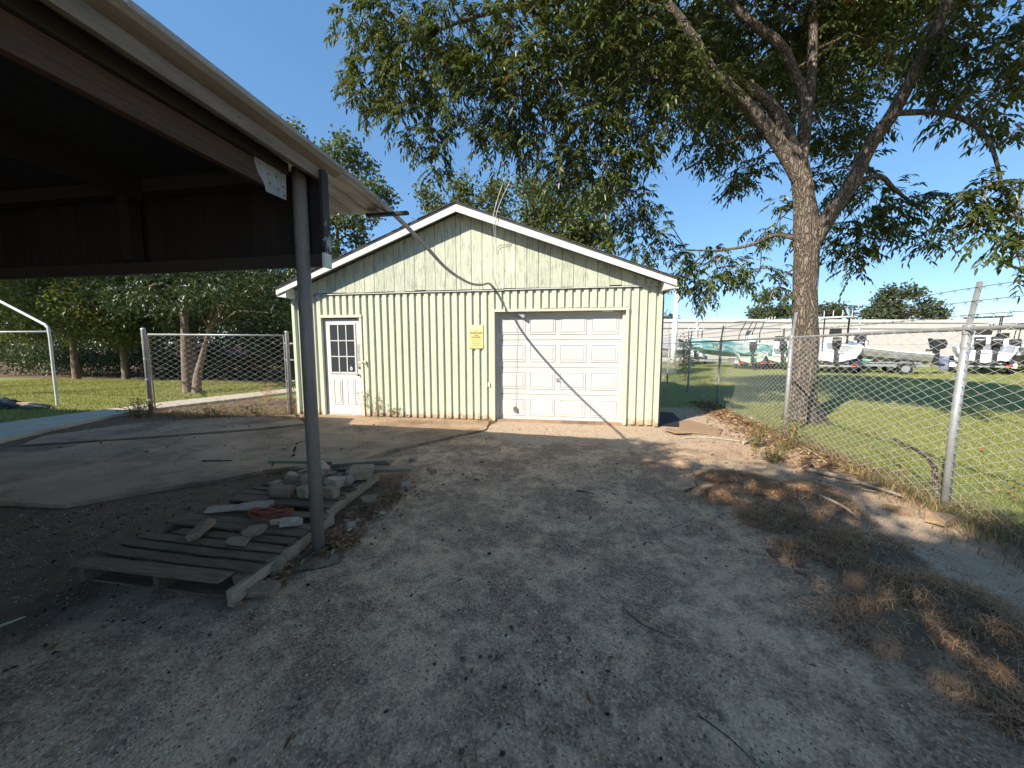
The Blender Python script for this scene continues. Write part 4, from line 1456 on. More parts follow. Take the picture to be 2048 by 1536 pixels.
# ------------------------------------------------------------------ the pecan
random.seed(13)
rng = np.random.default_rng(13)
TR = [(4.50, 8.07, -.08), (4.45, 8.06, .25), (4.42, 8.05, .63), (4.39, 8.0, 1.51), (4.33, 8, 2.36), (4.30, 8, 3.1), (4.27, 8, 3.65), (4.17, 8, 4.29), (4.06, 8, 4.85)]
TRr = [.36, .275, .235, .205, .19, .19, .20, .16, .14]
LIMBS = {
    'R': ([(4.35, 8.0, 3.35), (4.62, 7.92, 3.96), (4.80, 7.8, 4.34), (4.93, 7.6, 4.9), (5.08, 7.4, 5.28), (5.20, 7.2, 5.78), (5.26, 7.0, 6.19), (5.26, 6.8, 6.6), (5.4, 6.5, 7.6)], .145, .06),
    'L1': ([(4.10, 8.0, 4.55), (3.69, 7.95, 5.18), (3.29, 7.85, 5.6), (2.89, 7.75, 5.96), (2.40, 7.6, 6.29), (2.06, 7.5, 6.75), (1.73, 7.4, 7.12), (1.45, 7.3, 7.39), (.9, 7.2, 8.2)], .135, .055),
    'L2': ([(4.08, 8.02, 4.8), (3.73, 8.1, 5.74), (3.36, 8.1, 6.17), (2.88, 8.0, 6.42), (2.24, 7.9, 6.47), (1.33, 7.8, 6.5), (.4, 7.6, 6.55), (-.24, 7.5, 6.45), (-.8, 7.4, 6.36)], .12, .03),
    'U': ([(4.1, 8.05, 4.7), (4.20, 8.2, 5.88), (3.98, 8.2, 6.51), (3.65, 8.1, 7.0), (3.17, 8.0, 7.32), (2.69, 7.9, 7.72), (2.2, 7.8, 8.6)], .115, .05),
    'U2': ([(4.15, 8.1, 5.3), (4.31, 8.3, 6.8), (4.29, 8.4, 7.91), (4.4, 8.6, 9.2)], .10, .05),
    'LL': ([(4.15, 8.02, 3.5), (3.83, 8.2, 3.64), (3.48, 8.4, 3.52), (2.95, 8.5, 3.47), (2.3, 8.5, 3.5)], .05, .016),
    'L3': ([(3.6, 7.95, 5.35), (3.1, 8.2, 5.49), (2.64, 8.4, 5.31), (2.2, 8.5, 5.1)], .055, .02),
    'TOP': ([(1.45, 7.3, 7.39), (.35, 7.2, 7.62), (-.67, 7.0, 7.42), (-1.37, 6.95, 7.33), (-1.99, 6.9, 7.22), (-2.6, 6.85, 7.05), (-3.3, 6.85, 6.95)], .065, .018),
    'RR': ([(4.80, 7.8, 4.34), (5.3, 7.9, 4.5), (5.8, 8.2, 4.35), (6.2, 8.2, 4.0)], .06, .02),
    'RN': ([(5.08, 7.4, 5.28), (5.5, 7.0, 5.0), (5.8, 6.7, 4.5), (5.9, 6.5, 3.7)], .05, .018),
}
PADS = [(-4.0, 6.9, 7.31, 0.65), (-3.21, 6.9, 7.38, 0.73), (-3.63, 6.9, 6.58, 0.65), (-2.65, 6.9, 6.64, 0.81), (-4.0, 6.9, 6.15, 0.42), (-3.08, 6.95, 5.87, 0.65), (-2.77, 7.0, 5.29, 0.47), (-2.61, 7, 4.93, 0.28), (-2.11, 7, 7.15, 0.81), (-1.75, 7, 6.19, 0.81), (-1.96, 7.05, 5.51, 0.51), (-1.2, 7, 6.87, 0.79), (-1.12, 7.1, 5.85, 0.73), (-1.41, 7.1, 5.23, 0.35), (-0.5, 7.2, 6.43, 0.81), (-0.59, 7.3, 5.39, 0.6), (-0.31, 7.4, 4.75, 0.52), (0.22, 7.4, 5.8, 0.83), (0.28, 7.2, 6.83, 0.88), (0.43, 7.6, 4.92, 0.76), (1.07, 7.7, 5.54, 0.85), (1.16, 7.4, 6.54, 0.89), (1.0, 7.9, 4.36, 0.59), (1.5, 8.2, 3.75, 0.51), (2.08, 7.9, 6.09, 0.85), (2.41, 8.66, 7.85, 0.86), (2.01, 8.4, 3.23, 0.5), (2.52, 8.4, 2.7, 0.42), (2.87, 8.5, 3.17, 0.57), (3.74, 8.5, 2.99, 0.46), (4.18, 8.8, 4.1, 0.57), (2.87, 8.6, 5.77, 0.71), (3.63, 9, 5.21, 0.58), (3.67, 9.01, 7.75, 0.88), (3.17, 8.3, 6.49, 0.67), (4.60, 9.01, 7.82, 0.78), (5.11, 8.89, 7.03, 0.76), (5.13, 8.5, 5.88, 0.67), (4.26, 9.3, 6.72, 0.75), (5.06, 9.1, 5.84, 0.62), (5.41, 8.89, 7.81, 0.67), (5.81, 8.66, 6.97, 0.65), (5.34, 9, 5.04, 0.62), (5.78, 8.8, 4.54, 0.55), (5.6, 8.7, 3.79, 0.6), (5.23, 8.6, 3.25, 0.4), (5.97, 8.5, 3.81, 0.48), (6.2, 8.3, 4.14, 0.45), (6.38, 8.2, 3.52, 0.32), (3.9, 8.3, 2.5, 0.22), (5.4, 7.1, 6.25, 0.53), (5.75, 7.3, 5.71, 0.43), (5.65, 6.9, 5.86, 0.59), (6.09, 7.4, 5.19, 0.36), (5.85, 6.7, 5.04, 0.39), (5.85, 6.5, 5.48, 0.54), (5.84, 6.6, 3.74, 0.32), (5.97, 6.4, 3.22, 0.38), (5.74, 6.6, 3.3, 0.28), (5.99, 6.3, 2.66, 0.21), (5.95, 6.4, 4.39, 0.27), (5.61, 6.7, 3.62, 0.22), (6.01, 6.4, 3.61, 0.34)]
pec = thing('pecan_tree', 'large pecan tree with forked trunk and spreading crown over the chain link fence', 'tree', (4.45, 8.06, 0))
pth = smooth_path(TR, 9)
rr_ = np.interp(np.linspace(0, len(TRr) - 1, len(pth)), range(len(TRr)), TRr)


def flare(i, t):
    z = pth[i].z
    f = math.exp(-max(0, z) / .22)
    return 1 + .22 * f * math.sin(5 * t + .7) + .035 * math.sin(11 * t + i * .35) + .03 * math.sin(17 * t - i * .5) + random.uniform(-.02, .02)


MB().tube(pth, list(rr_), 44, lump=flare).build('trunk', 'bark', pec, smooth=True)
skel = [(p, r_) for p, r_ in zip(pth, rr_) if p.z > 3]
for key, (pts, ra, rb) in LIMBS.items():
    pp = smooth_path(pts, 7)
    rad = [ra + (rb - ra) * (i / (len(pp) - 1)) ** .8 for i in range(len(pp))]
    MB().tube(pp, rad, 20 if ra > .09 else 10, lump=bark_lump(1, .07)).build('limb', 'bark', pec, smooth=True)
    skel += list(zip(pp, rad))
mb = MB()
for pd in PADS:
    branch_to(mb, skel, pd[:3], .028, 6)
mb.build('branches', 'bark', pec, kind='stuff')
# high crown above the lawn
HIGH = []
for i in range(70):
    a, e, q = random.uniform(0, 6.28), random.uniform(-.1, 1), random.uniform(.35, 1) ** .5
    HIGH.append((3.9 + math.cos(a) * 4.6 * q * math.cos(e * .9), 8.2 + math.sin(a) * 3.6 * q * math.cos(e * .9), 7.6 + 2.6 * math.sin(e) + random.uniform(-.3, .3), random.uniform(.7, 1.15)))
HIGH = [h for h in HIGH if h[1] > 6.6 and h[2] > 7.2]
for i in range(46):
    xq, yq = random.uniform(.9, 7.5), random.uniform(1.6, 6.8)
    HIGH.append((xq, yq, max(7.6, 3.4 + .85 * yq) + random.uniform(0, 1.6), random.uniform(.7, 1.1)))
nodes, out = pad_nodes(PADS, 30, 2.0)
V, Fc = compound_crown(nodes, out)
finish('crown', arr_mesh('crown', V, Fc), 'leaf_pecan', pec)
# fine twigs feeding the leaf clusters
mb = MB()
for pd in PADS:
    c0 = Vector(pd[:3])
    for k in range(5):
        d = Vector((random.uniform(-1, 1), random.uniform(-1, 1), random.uniform(-.9, .5))).normalized() * pd[3]
        mb.tube([c0 - d * .2 + Vector((0, 0, .1)), c0 + d * .45 + Vector((0, 0, .05)), c0 + d * 1.0], [.010, .007, .003], 4)
mb.build('twigs', 'twig', pec, kind='stuff')
nodes, out = pad_nodes(HIGH, 60, 2.0)
V, Fc = leaf_cloud(nodes, out, 6, .13, (.13, .2), .42)
finish('upper_crown', arr_mesh('upper_crown', V, Fc), 'leaf_pecan', pec)
mb = MB()
for pd in HIGH:
    branch_to(mb, skel, pd[:3], .04, 5)
mb.build('branches', 'bark', pec, kind='stuff')


# ------------------------------------------------------------------ other trees
random.seed(14)
rng = np.random.default_rng(14)
def tree(name, label, base, height, tr, pads, leafm, dens, per, spread, L, Wr, lean=(0, 0), bark='bark2', group='background trees', trunks=None, cat='tree', droop=.4, gaps=()):
    t = thing(name, label, cat, (base[0], base[1], 0), group)
    sk = []
    for (bx, by, tx, ty, hh_, r_) in (trunks or [(base[0], base[1], base[0] + lean[0], base[1] + lean[1], height, tr)]):
        pp = smooth_path([(bx, by, -.1), (bx + (tx - bx) * .15, by + (ty - by) * .2, hh_ * .3), (bx + (tx - bx) * .55, by + (ty - by) * .6, hh_ * .65), (tx, ty, hh_)], 7)
        rad = [r_ * (1.35 if i == 0 else 1) * (1 - .7 * i / (len(pp) - 1)) for i in range(len(pp))]
        MB().tube(pp, rad, 12, lump=bark_lump(2, .06)).build('trunk', bark, t, smooth=True)
        sk += [(p, q) for p, q in zip(pp, rad) if p.z > hh_ * .25]
    mb = MB()
    for pd in pads:
        branch_to(mb, sk, pd[:3], tr * .38, 5, k=3)
    mb.build('limbs', bark, t, kind='stuff')
    nd, ou = pad_nodes(pads, dens, 2.0, ref=1.0)
    for (px_, py_, pr_) in gaps:                      # leaves left out so sun patches land on these ground points
        gx2, gy2 = nd[:, 0] + .918 * (nd[:, 2] - .05), nd[:, 1] + 1.094 * (nd[:, 2] - .05)
        k_ = (gx2 - px_) ** 2 + (gy2 - py_) ** 2 > (pr_ + .28) ** 2
        nd, ou = nd[k_], ou[k_]
    V_, F_ = leaf_cloud(nd, ou, per, spread, L, Wr, droop)
    finish('crown', arr_mesh('crown', V_, F_), leafm, t)
    return t


def jit(pads, k=1, s=.5):
    o = []
    for p in pads:
        o.append(p)
        for _ in range(k):
            o.append((p[0] + random.uniform(-s, s) * p[3], p[1] + random.uniform(.2, 1.2) * p[3], p[2] + random.uniform(-s, s) * p[3], p[3] * random.uniform(.7, 1)))
    return o


tree('tallow_tree', 'tall light leaved tree rising between the carport roof and garage', (-11.6, 17.2), 9.5, .17,
     jit([(-13.6, 17, 11.7, 0.7), (-13.2, 17, 10.7, 0.8), (-11.9, 17, 10.4, 0.8), (-10.9, 17, 10.8, 0.8), (-10.4, 17.5, 10.3, 0.8), (-11.2, 17, 9.2, 1.0), (-9.7, 17, 8.9, 0.8), (-9.2, 17.5, 8.8, 0.6), (-11.9, 16.5, 9.1, 0.9), (-10.1, 16, 7.2, 0.8), (-11.4, 16, 7.3, 1.0), (-10.3, 17, 6.6, 0.7), (-9.6, 17, 7.7, 0.5), (-11.4, 16, 6.0, 0.9), (-12.7, 16, 6.9, 0.9)], 0),
     'leaf_light', 150, 5, .15, (.13, .22), .7)
tree('pecan_tree', 'dark leaved tree rising behind the left eave of the garage', (-12.2, 14.6), 5.5, .16,
     [(-11.4, 14, 4.6, 1.0), (-12.3, 14.2, 5.6, 1.0), (-10.4, 13.8, 4.3, .9), (-11.3, 14, 6.2, .8), (-9.7, 13.6, 3.6, .8), (-10.2, 14, 5.4, .7), (-12.8, 14, 3.8, 1.1), (-11.2, 14, 3.2, .9), (-9.4, 13.6, 2.5, .7), (-9.0, 13.4, 4.3, .6)],
     'leaf_dark', 90, 6, .16, (.14, .22), .36)
tree('leafy_tree', 'olive leaved tree behind the ridge of the garage', (-5.2, 18.5), 8, .16,
     jit([(-7.3, 18, 9.0, 0.5), (-6.8, 18, 8.4, 0.7), (-5.5, 18, 9.2, 0.7), (-5.3, 18, 8.3, 0.8), (-4.1, 18, 8.5, 0.7), (-3.7, 18.5, 9.1, 0.7), (-3.6, 18, 7.7, 0.7), (-6, 18.5, 7.3, 1.1), (-4.5, 18.6, 7, 1.1), (-7.4, 18.3, 7.3, .7)], 0),
     'leaf_olive', 190, 5, .16, (.13, .22), .6)
tree('leafy_tree', 'yellowish green leaved tree behind the right roof slope of the garage', (-.6, 17.5), 7, .16,
     jit([(-2.2, 17, 8.6, 0.7), (-2.0, 17, 7.5, 0.8), (-0.9, 16.5, 7.7, 1.0), (0.0, 16.5, 6.8, 1.0), (0.6, 17, 7.8, 1.0), (1.0, 16.5, 6.4, 0.8), (-0.5, 16.5, 6.0, 0.9), (1.3, 16, 5.5, 0.4), (-1.6, 17, 6.6, 0.8), (.2, 17, 5.4, .9), (1.0, 16.6, 4.6, .6)], 1),
     'leaf_olive', 150, 5, .16, (.13, .22), .55)
tree('twin_trunk_tree', 'twin trunked tree on the lawn behind the chain link gate', (-12.4, 10.1), 4, .14,
     [(-12.1, 9, 3.0, 0.6), (-11.3, 9.3, 2.9, 0.7), (-9.9, 9, 3.0, 0.6), (-9.6, 9.5, 2.8, 0.6), (-8.9, 9.5, 3.1, 0.6), (-9.2, 10.5, 2.5, 0.5), (-13.7, 9.5, 2.9, 0.6), (-12.9, 10, 2.5, 0.5), (-11.4, 10.5, 2.4, 0.5), (-12.1, 10.5, 3.7, 0.8), (-9.7, 10, 3.6, 0.8), (-9.1, 10.5, 3.3, 0.5), (-12, 9.6, 4.4, 1), (-10.6, 9.8, 4.3, 1), (-13.4, 10, 4.2, .9), (-14.6, 10.2, 3.2, .8), (-9.2, 10, 4.4, .7), (-11, 11, 3, .9)],
     'leaf_dark', 150, 6, .13, (.12, .19), .34, trunks=[(-12.45, 10.12, -12.3, 10.2, 4.2, .165), (-11.92, 9.95, -11.55, 10.2, 2.0, .14)], droop=.8, group=None)
HT = [
    ((-22.5, 13.4), 'dense tree hanging over the lawn at the left edge behind the white frame', [(-22.8, 12, 3.6, 1.3), (-24.1, 13, 2.5, 1.1), (-24.7, 14, 4.6, 1.6), (-27.2, 14, 4.7, 1.7), (-26, 12.6, 3.0, 1.3), (-21.6, 13, 2.4, 1.0), (-23.5, 13, 5.8, 1.6), (-28.5, 15, 2.8, 1.5)], 'leaf_olive', .45),
    ((-20.3, 13.8), 'dense tree with small leaves right of the white frame post', [(-21.1, 12, 3.2, 1.2), (-19.3, 12, 3.3, 1.3), (-19.7, 13, 2.2, 1.0), (-19.9, 13, 4.6, 1.5), (-20.4, 14, 1.9, .8), (-21.6, 12.8, 4.6, 1.4), (-18.6, 12.6, 2.5, .9)], 'leaf_olive', .5),
    ((-17.4, 14.6), 'shady tree behind the end post of the chain link gate', [(-20.2, 15, 3.9, 1.6), (-17.3, 14, 3.6, 1.6), (-16.2, 13.4, 3.0, 1.2), (-17.9, 13.2, 2.7, 1.1), (-16.0, 14, 4.9, 1.6), (-18.5, 14, 5.2, 1.6), (-15.2, 13.2, 2.8, 1.0)], 'leaf_dark', .36),
    ((-14.2, 15.2), 'shady tree behind the chain link gate mesh', [(-14.3, 14, 3.1, 1.4), (-12.8, 14, 2.4, 1.2), (-13.4, 14.8, 4.4, 1.5), (-15.0, 14.6, 4.7, 1.4), (-12.6, 15, 3.7, 1.3), (-11.2, 14.4, 2.6, 1.1)], 'leaf_dark', .36),
]
for (bs, lb, pads, lm, wr) in HT:
    tree('shade_tree', lb, bs, 4.6, .15, jit(pads, 1, .7), lm, 130, 6, .17, (.13, .21), wr, group='row of shade trees behind the lawn')
# undergrowth closing the row
nd, ou = pad_nodes([(-14.6, 15, .7, .8), (-12.8, 14.6, .7, .8), (-16.5, 15.4, .7, .7), (-11.4, 14.6, .9, .9), (-10, 14.4, .9, .8), (-8.6, 14.4, .9, .8), (-14, 15.4, 1.7, .8), (-12, 15.2, 1.9, .9), (-10.4, 15, 2, .9), (-9, 14.8, 2.2, .8), (-26, 16, 1.0, 1.0), (-23, 18, .7, .7), (-30, 17, 1.4, 1.6), (-8.2, 14.2, 3.2, .7), (-19.5, 16.2, .9, .9), (-21.6, 16.4, .7, .9), (-18, 16, 1.2, .8), (-22.6, 16.4, 1.6, .8)] + [(-29 + 1.1 * i, 14.9 + .3 * (i % 3), .55 + .2 * (i % 2), .85) for i in range(14)] + [(-33 + 1.5 * i, 17.6 + (i % 3) * .6, .9 + (i % 4) * .55, 1.15) for i in range(17)], 120, 2.0, ref=1.0)
V, Fc = leaf_cloud(nd, ou, 5, .16, (.12, .2), .45)
finish('undergrowth', arr_mesh('undergrowth', V, Fc), 'leaf_dark', None, kind='stuff', label='dark undergrowth beneath the row of shade trees', cat='undergrowth')
# far wood closing the view to the left behind everything
pads = [(-66 + (i % 24) * 2.7 + random.uniform(-1, 1), 26 + random.uniform(0, 4), 1.2 + 2.6 * (i // 24) + random.uniform(-.5, .5), random.uniform(2, 2.8)) for i in range(72)]
nd, ou = pad_nodes(pads, 60, 2.0, ref=1.5)
V, Fc = leaf_cloud(nd, ou, 3, .3, (.3, .5), .6)
finish('distant_wood', arr_mesh('distant_wood', V, Fc), 'leaf_far', None, kind='stuff', label='dim distant wood seen between the shade trees', cat='wood')
FT = [((28.3, 60), 'distant tree behind the warehouse, just left of the pecan trunk', [(28.3, 60, 7.2, 2.2), (26.6, 60, 6.2, 1.6), (30, 60, 6.2, 1.6)]),
      ((35.8, 60), 'distant tree behind the warehouse, just right of the pecan trunk', [(35.4, 60, 6.6, 1.7), (37, 60, 6, 1.4), (34, 60, 6.2, 1.3)]),
      ((44, 60), 'large rounded distant tree above the warehouse roof', [(44, 60, 7.4, 2.4), (46.2, 60, 6.2, 2.0), (42, 60, 6.2, 1.8), (47.8, 60, 5.6, 1.3), (43.6, 60.5, 8.8, 1.2), (40.6, 60, 5.6, 1.2), (49, 60, 5.6, 1)]),
      ((14.3, 60), 'small distant treetop beside the white utility pole', [(14.3, 60, 5.8, .9), (13, 60, 5.4, .8)])]
for bs, lb, pads in FT:
    tree('far_tree', lb, bs, 5.5, .25, [(p[0] + random.uniform(-.9, .9) * p[3], p[1] + random.uniform(-1, 1) * p[3], p[2] + random.uniform(-.5, .75) * p[3], p[3] * random.uniform(.28, .5)) for p in pads for _ in range(9)], 'leaf_far', 45, 4, .28, (.3, .55), .6, group='trees beyond the warehouse')
# tree standing behind the camera whose crown shades the drive
random.seed(15)
rng = np.random.default_rng(15)
SP = []
for i in range(10):
    for j in range(8):
        s_ = -.3 + i * .66 + random.uniform(-.2, .2)            # along the light
        t_ = -3.5 + j * .82 + random.uniform(-.2, .2)           # across it
        edge = float(np.interp(t_, [-3.6, -1.5, .1, 2.4], [4.75, 5.15, 5.35, 5.7])) - .45
        if s_ > edge or (s_ > edge - .7 and random.random() < .25):
            continue
        zq = 6.2 + random.uniform(-.9, .9)
        SP.append((.643 * s_ + .766 * t_ - .918 * zq, .766 * s_ - .643 * t_ - 1.094 * zq, zq, random.uniform(.55, .85)))
tree('shade_tree', 'broad tree behind the carport roof shading the drive', (-5.0, -7.2), 6, .28, SP, 'leaf_dark', 170, 7, .14, (.14, .22), .5, group=None, gaps=((1.47, 3.74, .12), (1.40, 2.47, .08), (1.90, 2.2, .10), (1.72, 4.75, .16), (2.26, 3.68, .04), (2.7, 3.3, .06)))

for (bx_, by_, lb) in ((-29.5, 7.6, 'tall tree beside the house shading the far lawn, farthest along'), (-24.0, 6.6, 'tall tree beside the house shading the far lawn, middle one'), (-19.3, 6.3, 'tall tree beside the house shading the far lawn, nearest one')):
    pads = [(bx_ + random.uniform(-2.6, 2.6), by_ + random.uniform(-.3, 2.2), 7.6 + random.uniform(-.8, 1.6), random.uniform(.9, 1.4)) for _ in range(15)]
    tree('shade_tree', lb, (bx_, by_), 7, .22, pads, 'leaf_dark', 60, 6, .18, (.16, .26), .45, group='trees beside the house')

# ------------------------------------------------------------------ grass, straw, litter, gravel
random.seed(16)
rng = np.random.default_rng(16)


def blades(x_, y_, h, w, bend, tilt=.35, z=None):
    K = len(x_)
    z0 = H(x_, y_) - .004 if z is None else z
    a = rng.uniform(0, 2 * np.pi, K)
    b0 = rng.uniform(0, 2 * np.pi, K)
    dx, dy = np.cos(a), np.sin(a)
    t = np.abs(rng.normal(0, tilt, K))
    base = np.stack([x_, y_, z0], -1)
    wv = np.stack([np.cos(b0), np.sin(b0), np.zeros(K)], -1) * w[:, None] * .5
    m_ = base + np.stack([dx * t * h * .35, dy * t * h * .35, h * .6], -1)
    tip = base + np.stack([dx * (t + bend) * h, dy * (t + bend) * h, h * (1 - .35 * np.minimum(1, t))], -1)
    V_ = np.stack([base - wv, base + wv, m_ + wv * .7, tip, m_ - wv * .7], 1).reshape(-1, 3)
    i = np.arange(K)[:, None] * 5
    F_ = np.concatenate([i + np.array([[0, 1, 2]]), i + np.array([[0, 2, 4]]), i + np.array([[4, 2, 3]])], 1).reshape(-1, 3)
    return V_, F_


def region(n_, x0, x1, y0, y1, keep):
    x_ = rng.uniform(x0, x1, n_)
    y_ = rng.uniform(y0, y1, n_)
    k = keep(x_, y_)
    return x_[k], y_[k]


def grass_patch(name, label, n_, box, keep, hr, wr, mat='grass', bend=.3, tilt=.4):
    x_, y_ = region(n_, *box, keep)
    K = len(x_)
    V_, F_ = blades(x_, y_, rng.uniform(hr[0], hr[1], K), rng.uniform(wr[0], wr[1], K), bend, tilt)
    return finish(name, arr_mesh(name, V_, F_), mat, None, kind='stuff', label=label, cat='grass')


nzf = lambda x_, y_, s, sd_: vnoise(x_, y_, s, sd_)
grass_patch('grass', 'sunlit lawn grass just beyond the chain link fence', 110000, (3.3, 9.5, 1.5, 10), lambda x_, y_: (x_ > fx(y_) + .12 + .15 * nzf(x_, y_, 2, 6)) & (rng.random(len(x_)) < .72 + .28 * nzf(x_, y_, 1.5, 8)), (.03, .07), (.005, .009))
grass_patch('grass', 'lawn grass in the boat yard farther off', 60000, (3.9, 30, 10, 31), lambda x_, y_: x_ > fx(y_) + .15, (.04, .09), (.012, .022))
wfar = lambda y_: np.interp(y_, [p[1] for p in WALK_FAR], [p[0] for p in WALK_FAR])
wnear = lambda y_: np.interp(y_, [p[1] for p in WALK_NEAR], [p[0] for p in WALK_NEAR])
grass_patch('grass', 'lawn grass beyond the walkway on the side of the shade trees', 90000, (-24, -8.6, 3.2, 13.6), lambda x_, y_: (x_ < wfar(y_) - .02 + .05 * nzf(x_, y_, 4, 3)), (.04, .09), (.008, .014))
grass_patch('weeds', 'dry weeds and grass along the foot of the chain link gate', 9000, (-9.9, -5.9, 5.3, 8.2), lambda x_, y_: (x_ > wnear(y_) + .02) & (np.abs(y_ - (6.67 + (x_ + 9.22) * .11)) < .42 + .25 * nzf(x_, y_, 3, 2)) & (rng.random(len(x_)) < .55 + .5 * nzf(x_, y_, 4, 5)), (.05, .26), (.004, .009), 'weed', .45, .6)
grass_patch('weeds', 'thin dry grass in the strip between the walkway and concrete', 7000, (-9.6, -5.0, 3.9, 7.0), lambda x_, y_: (x_ > wnear(y_) + .01) & (np.abs((y_ - 4.35) - (x_ + 8.3) * .62 - .75) < .45) & (rng.random(len(x_)) < .6 + .6 * nzf(x_, y_, 3, 7)), (.03, .11), (.004, .008), 'weed', .5, .7)
jx, jy = np.array([-8.1, -6.65, -5.55, -4.9, -4.3, -3.9]), np.array([4.02, 4.82, 5.52, 6.1, 5.75, 5.9])
grass_patch('weeds', 'low green weeds growing in the joint of the concrete apron', 14000, (-8.2, -3.2, 3.8, 6.6), lambda x_, y_: (np.abs(y_ - np.interp(x_, jx[:4], jy[:4])) < .055 + .04 * nzf(x_, y_, 5, 2)) & (x_ < -4.5) | ((x_ + 4.55) ** 2 / .5 + (y_ - 6.05) ** 2 / .02 < 1) & (rng.random(len(x_)) < .6), (.012, .045), (.006, .012), 'weed', .6, .8)
grass_patch('weeds', 'sparse weeds and dead grass along the foot of the garage wall', 5000, (-4.4, -1.5, 6.80, 7.04), lambda x_, y_: rng.random(len(x_)) < .35 + .6 * nzf(x_, y_, 4, 4), (.02, .08), (.004, .008), 'weed', .5, .7)
grass_patch('weeds', 'grass growing through the bottom of the chain link fence', 16000, (2.75, 3.6, .6, 7.2), lambda x_, y_: (rng.random(len(x_)) < np.exp(-((x_ - fx(y_)) / .28) ** 2) * (.6 + .5 * nzf(x_, y_, 2.5, 2))) & (rng.random(len(x_)) < sstep(7.5, 4.5, y_)), (.05, .16), (.004, .008), 'weed', .5, .6)
# dry straw covering the mound: blades lying in all directions, combed downhill
x_, y_ = region(240000, .7, 3.0, .6, 4.9, lambda a, c: rng.random(len(a)) < sstep(.03, .09, mound(a, c) + .03 * nzf(a, c, 4, 5)) * np.clip(.45 + 1.1 * nzf(a, c, 3.1, 9) + .6 * nzf(a, c, 9, 4), 0.04, 1))
K = len(x_)
V, Fc = blades(x_, y_, rng.uniform(.02, .06, K), rng.uniform(.003, .0065, K), .8, 1.2)
finish('straw', arr_mesh('straw', V, Fc), 'straw', None, kind='stuff', label='matted dry straw covering the dirt mound by the drive', cat='straw')
x_, y_ = region(9000, .8, 3.3, .6, 7.0, lambda a, c: rng.random(len(a)) < .25 * sstep(1.1, 2.2, a) + .3 * np.exp(-((a - 2.6) / .6) ** 2))
K = len(x_)
V, Fc = blades(x_, y_, rng.uniform(.02, .07, K), rng.uniform(.003, .006, K), 1.2, 1.6)
finish('straw', arr_mesh('straw', V, Fc), 'straw', None, kind='stuff', label='loose straw scattered between the mound and the fence', cat='straw')


def litter(name, label, x_, y_, L, mat='litter', lift=.02, z=None):
    K = len(x_)
    zz = (H(x_, y_) if z is None else z) + rng.uniform(.003, lift, K)
    a = norm(rng.normal(size=(K, 3)) * np.array([[1, 1, .3]]))
    u = norm(rng.normal(size=(K, 3)) * .5 + np.array([[0, 0, 1.]]))
    ln = rng.uniform(L[0], L[1], K)
    V_, F_ = leaflets(np.stack([x_, y_, zz], -1), a, u, ln, ln * rng.uniform(.25, .5, K), .5)
    return finish(name, arr_mesh(name, V_, F_), mat, None, kind='stuff', label=label, cat='leaves')


x_, y_ = region(8000, 2.2, 3.7, 4.6, 10.5, lambda a, c: rng.random(len(a)) < np.exp(-((a - fx(c) + .32) / .34) ** 2) * .8)
litter('fallen_leaves', 'rusty fallen leaves banked along the fence between garage and pecan', x_, y_, (.035, .085), lift=.04)
x_ = np.concatenate([rng.normal(-1.74, .10, 380), rng.normal(-1.72, .08, 260), rng.normal(-1.88, .06, 160), rng.normal(-3.1, .25, 160)])
y_ = np.concatenate([rng.normal(3.05, .26, 380), rng.normal(2.38, .10, 260), rng.normal(1.95, .12, 160), rng.normal(3.55, .15, 160)])
litter('fallen_leaves', 'curled brown leaves drifted beside the pallets and the post', x_, y_, (.03, .07), lift=.06)
x_, y_ = region(260, -5, 3.3, .9, 7.0, lambda a, c: a > -9)
litter('fallen_leaves', 'single dead leaves scattered over the drive', x_, y_, (.03, .075), lift=.012)
x_, y_ = region(700, 3.5, 9, 3.5, 12, lambda a, c: rng.random(len(a)) < .7)
litter('fallen_leaves', 'dead leaves scattered on the lawn under the pecan', x_, y_, (.05, .09), lift=.05)
x_, y_ = region(600, -9.6, -6.1, 6.2, 7.4, lambda a, c: rng.random(len(a)) < .6)
litter('fallen_leaves', 'dry leaves caught in the weeds at the chain link gate', x_, y_, (.03, .08), lift=.05)


def stones(name, label, x_, y_, s, mat, z=None, flat=.6):
    K = len(x_)
    z0 = H(x_, y_) if z is None else np.full(K, z)
    o8 = np.array([[1, 0, 0], [0, 1, 0], [-1, 0, 0], [0, -1, 0], [0, 0, 1], [0, 0, -1.]])
    V_ = o8[None] * (.6 + .5 * rng.random((K, 6, 1))) * s[:, None, None] * np.stack([np.ones(K), rng.uniform(.6, 1, K), np.full(K, flat)], -1)[:, None, :]
    a = rng.uniform(0, 6.28, K)
    c, s_ = np.cos(a)[:, None], np.sin(a)[:, None]
    V_ = np.stack([V_[..., 0] * c - V_[..., 1] * s_, V_[..., 0] * s_ + V_[..., 1] * c, V_[..., 2]], -1)
    V_ = V_ + np.stack([x_, y_, z0 + s * flat * .35], -1)[:, None, :]
    t8 = np.array([[0, 1, 4], [1, 2, 4], [2, 3, 4], [3, 0, 4], [1, 0, 5], [2, 1, 5], [3, 2, 5], [0, 3, 5]])
    F_ = (np.arange(K)[:, None, None] * 6 + t8[None]).reshape(-1, 3)
    return finish(name, arr_mesh(name, V_.reshape(-1, 3), F_), mat, None, kind='stuff', label=label, cat='gravel')


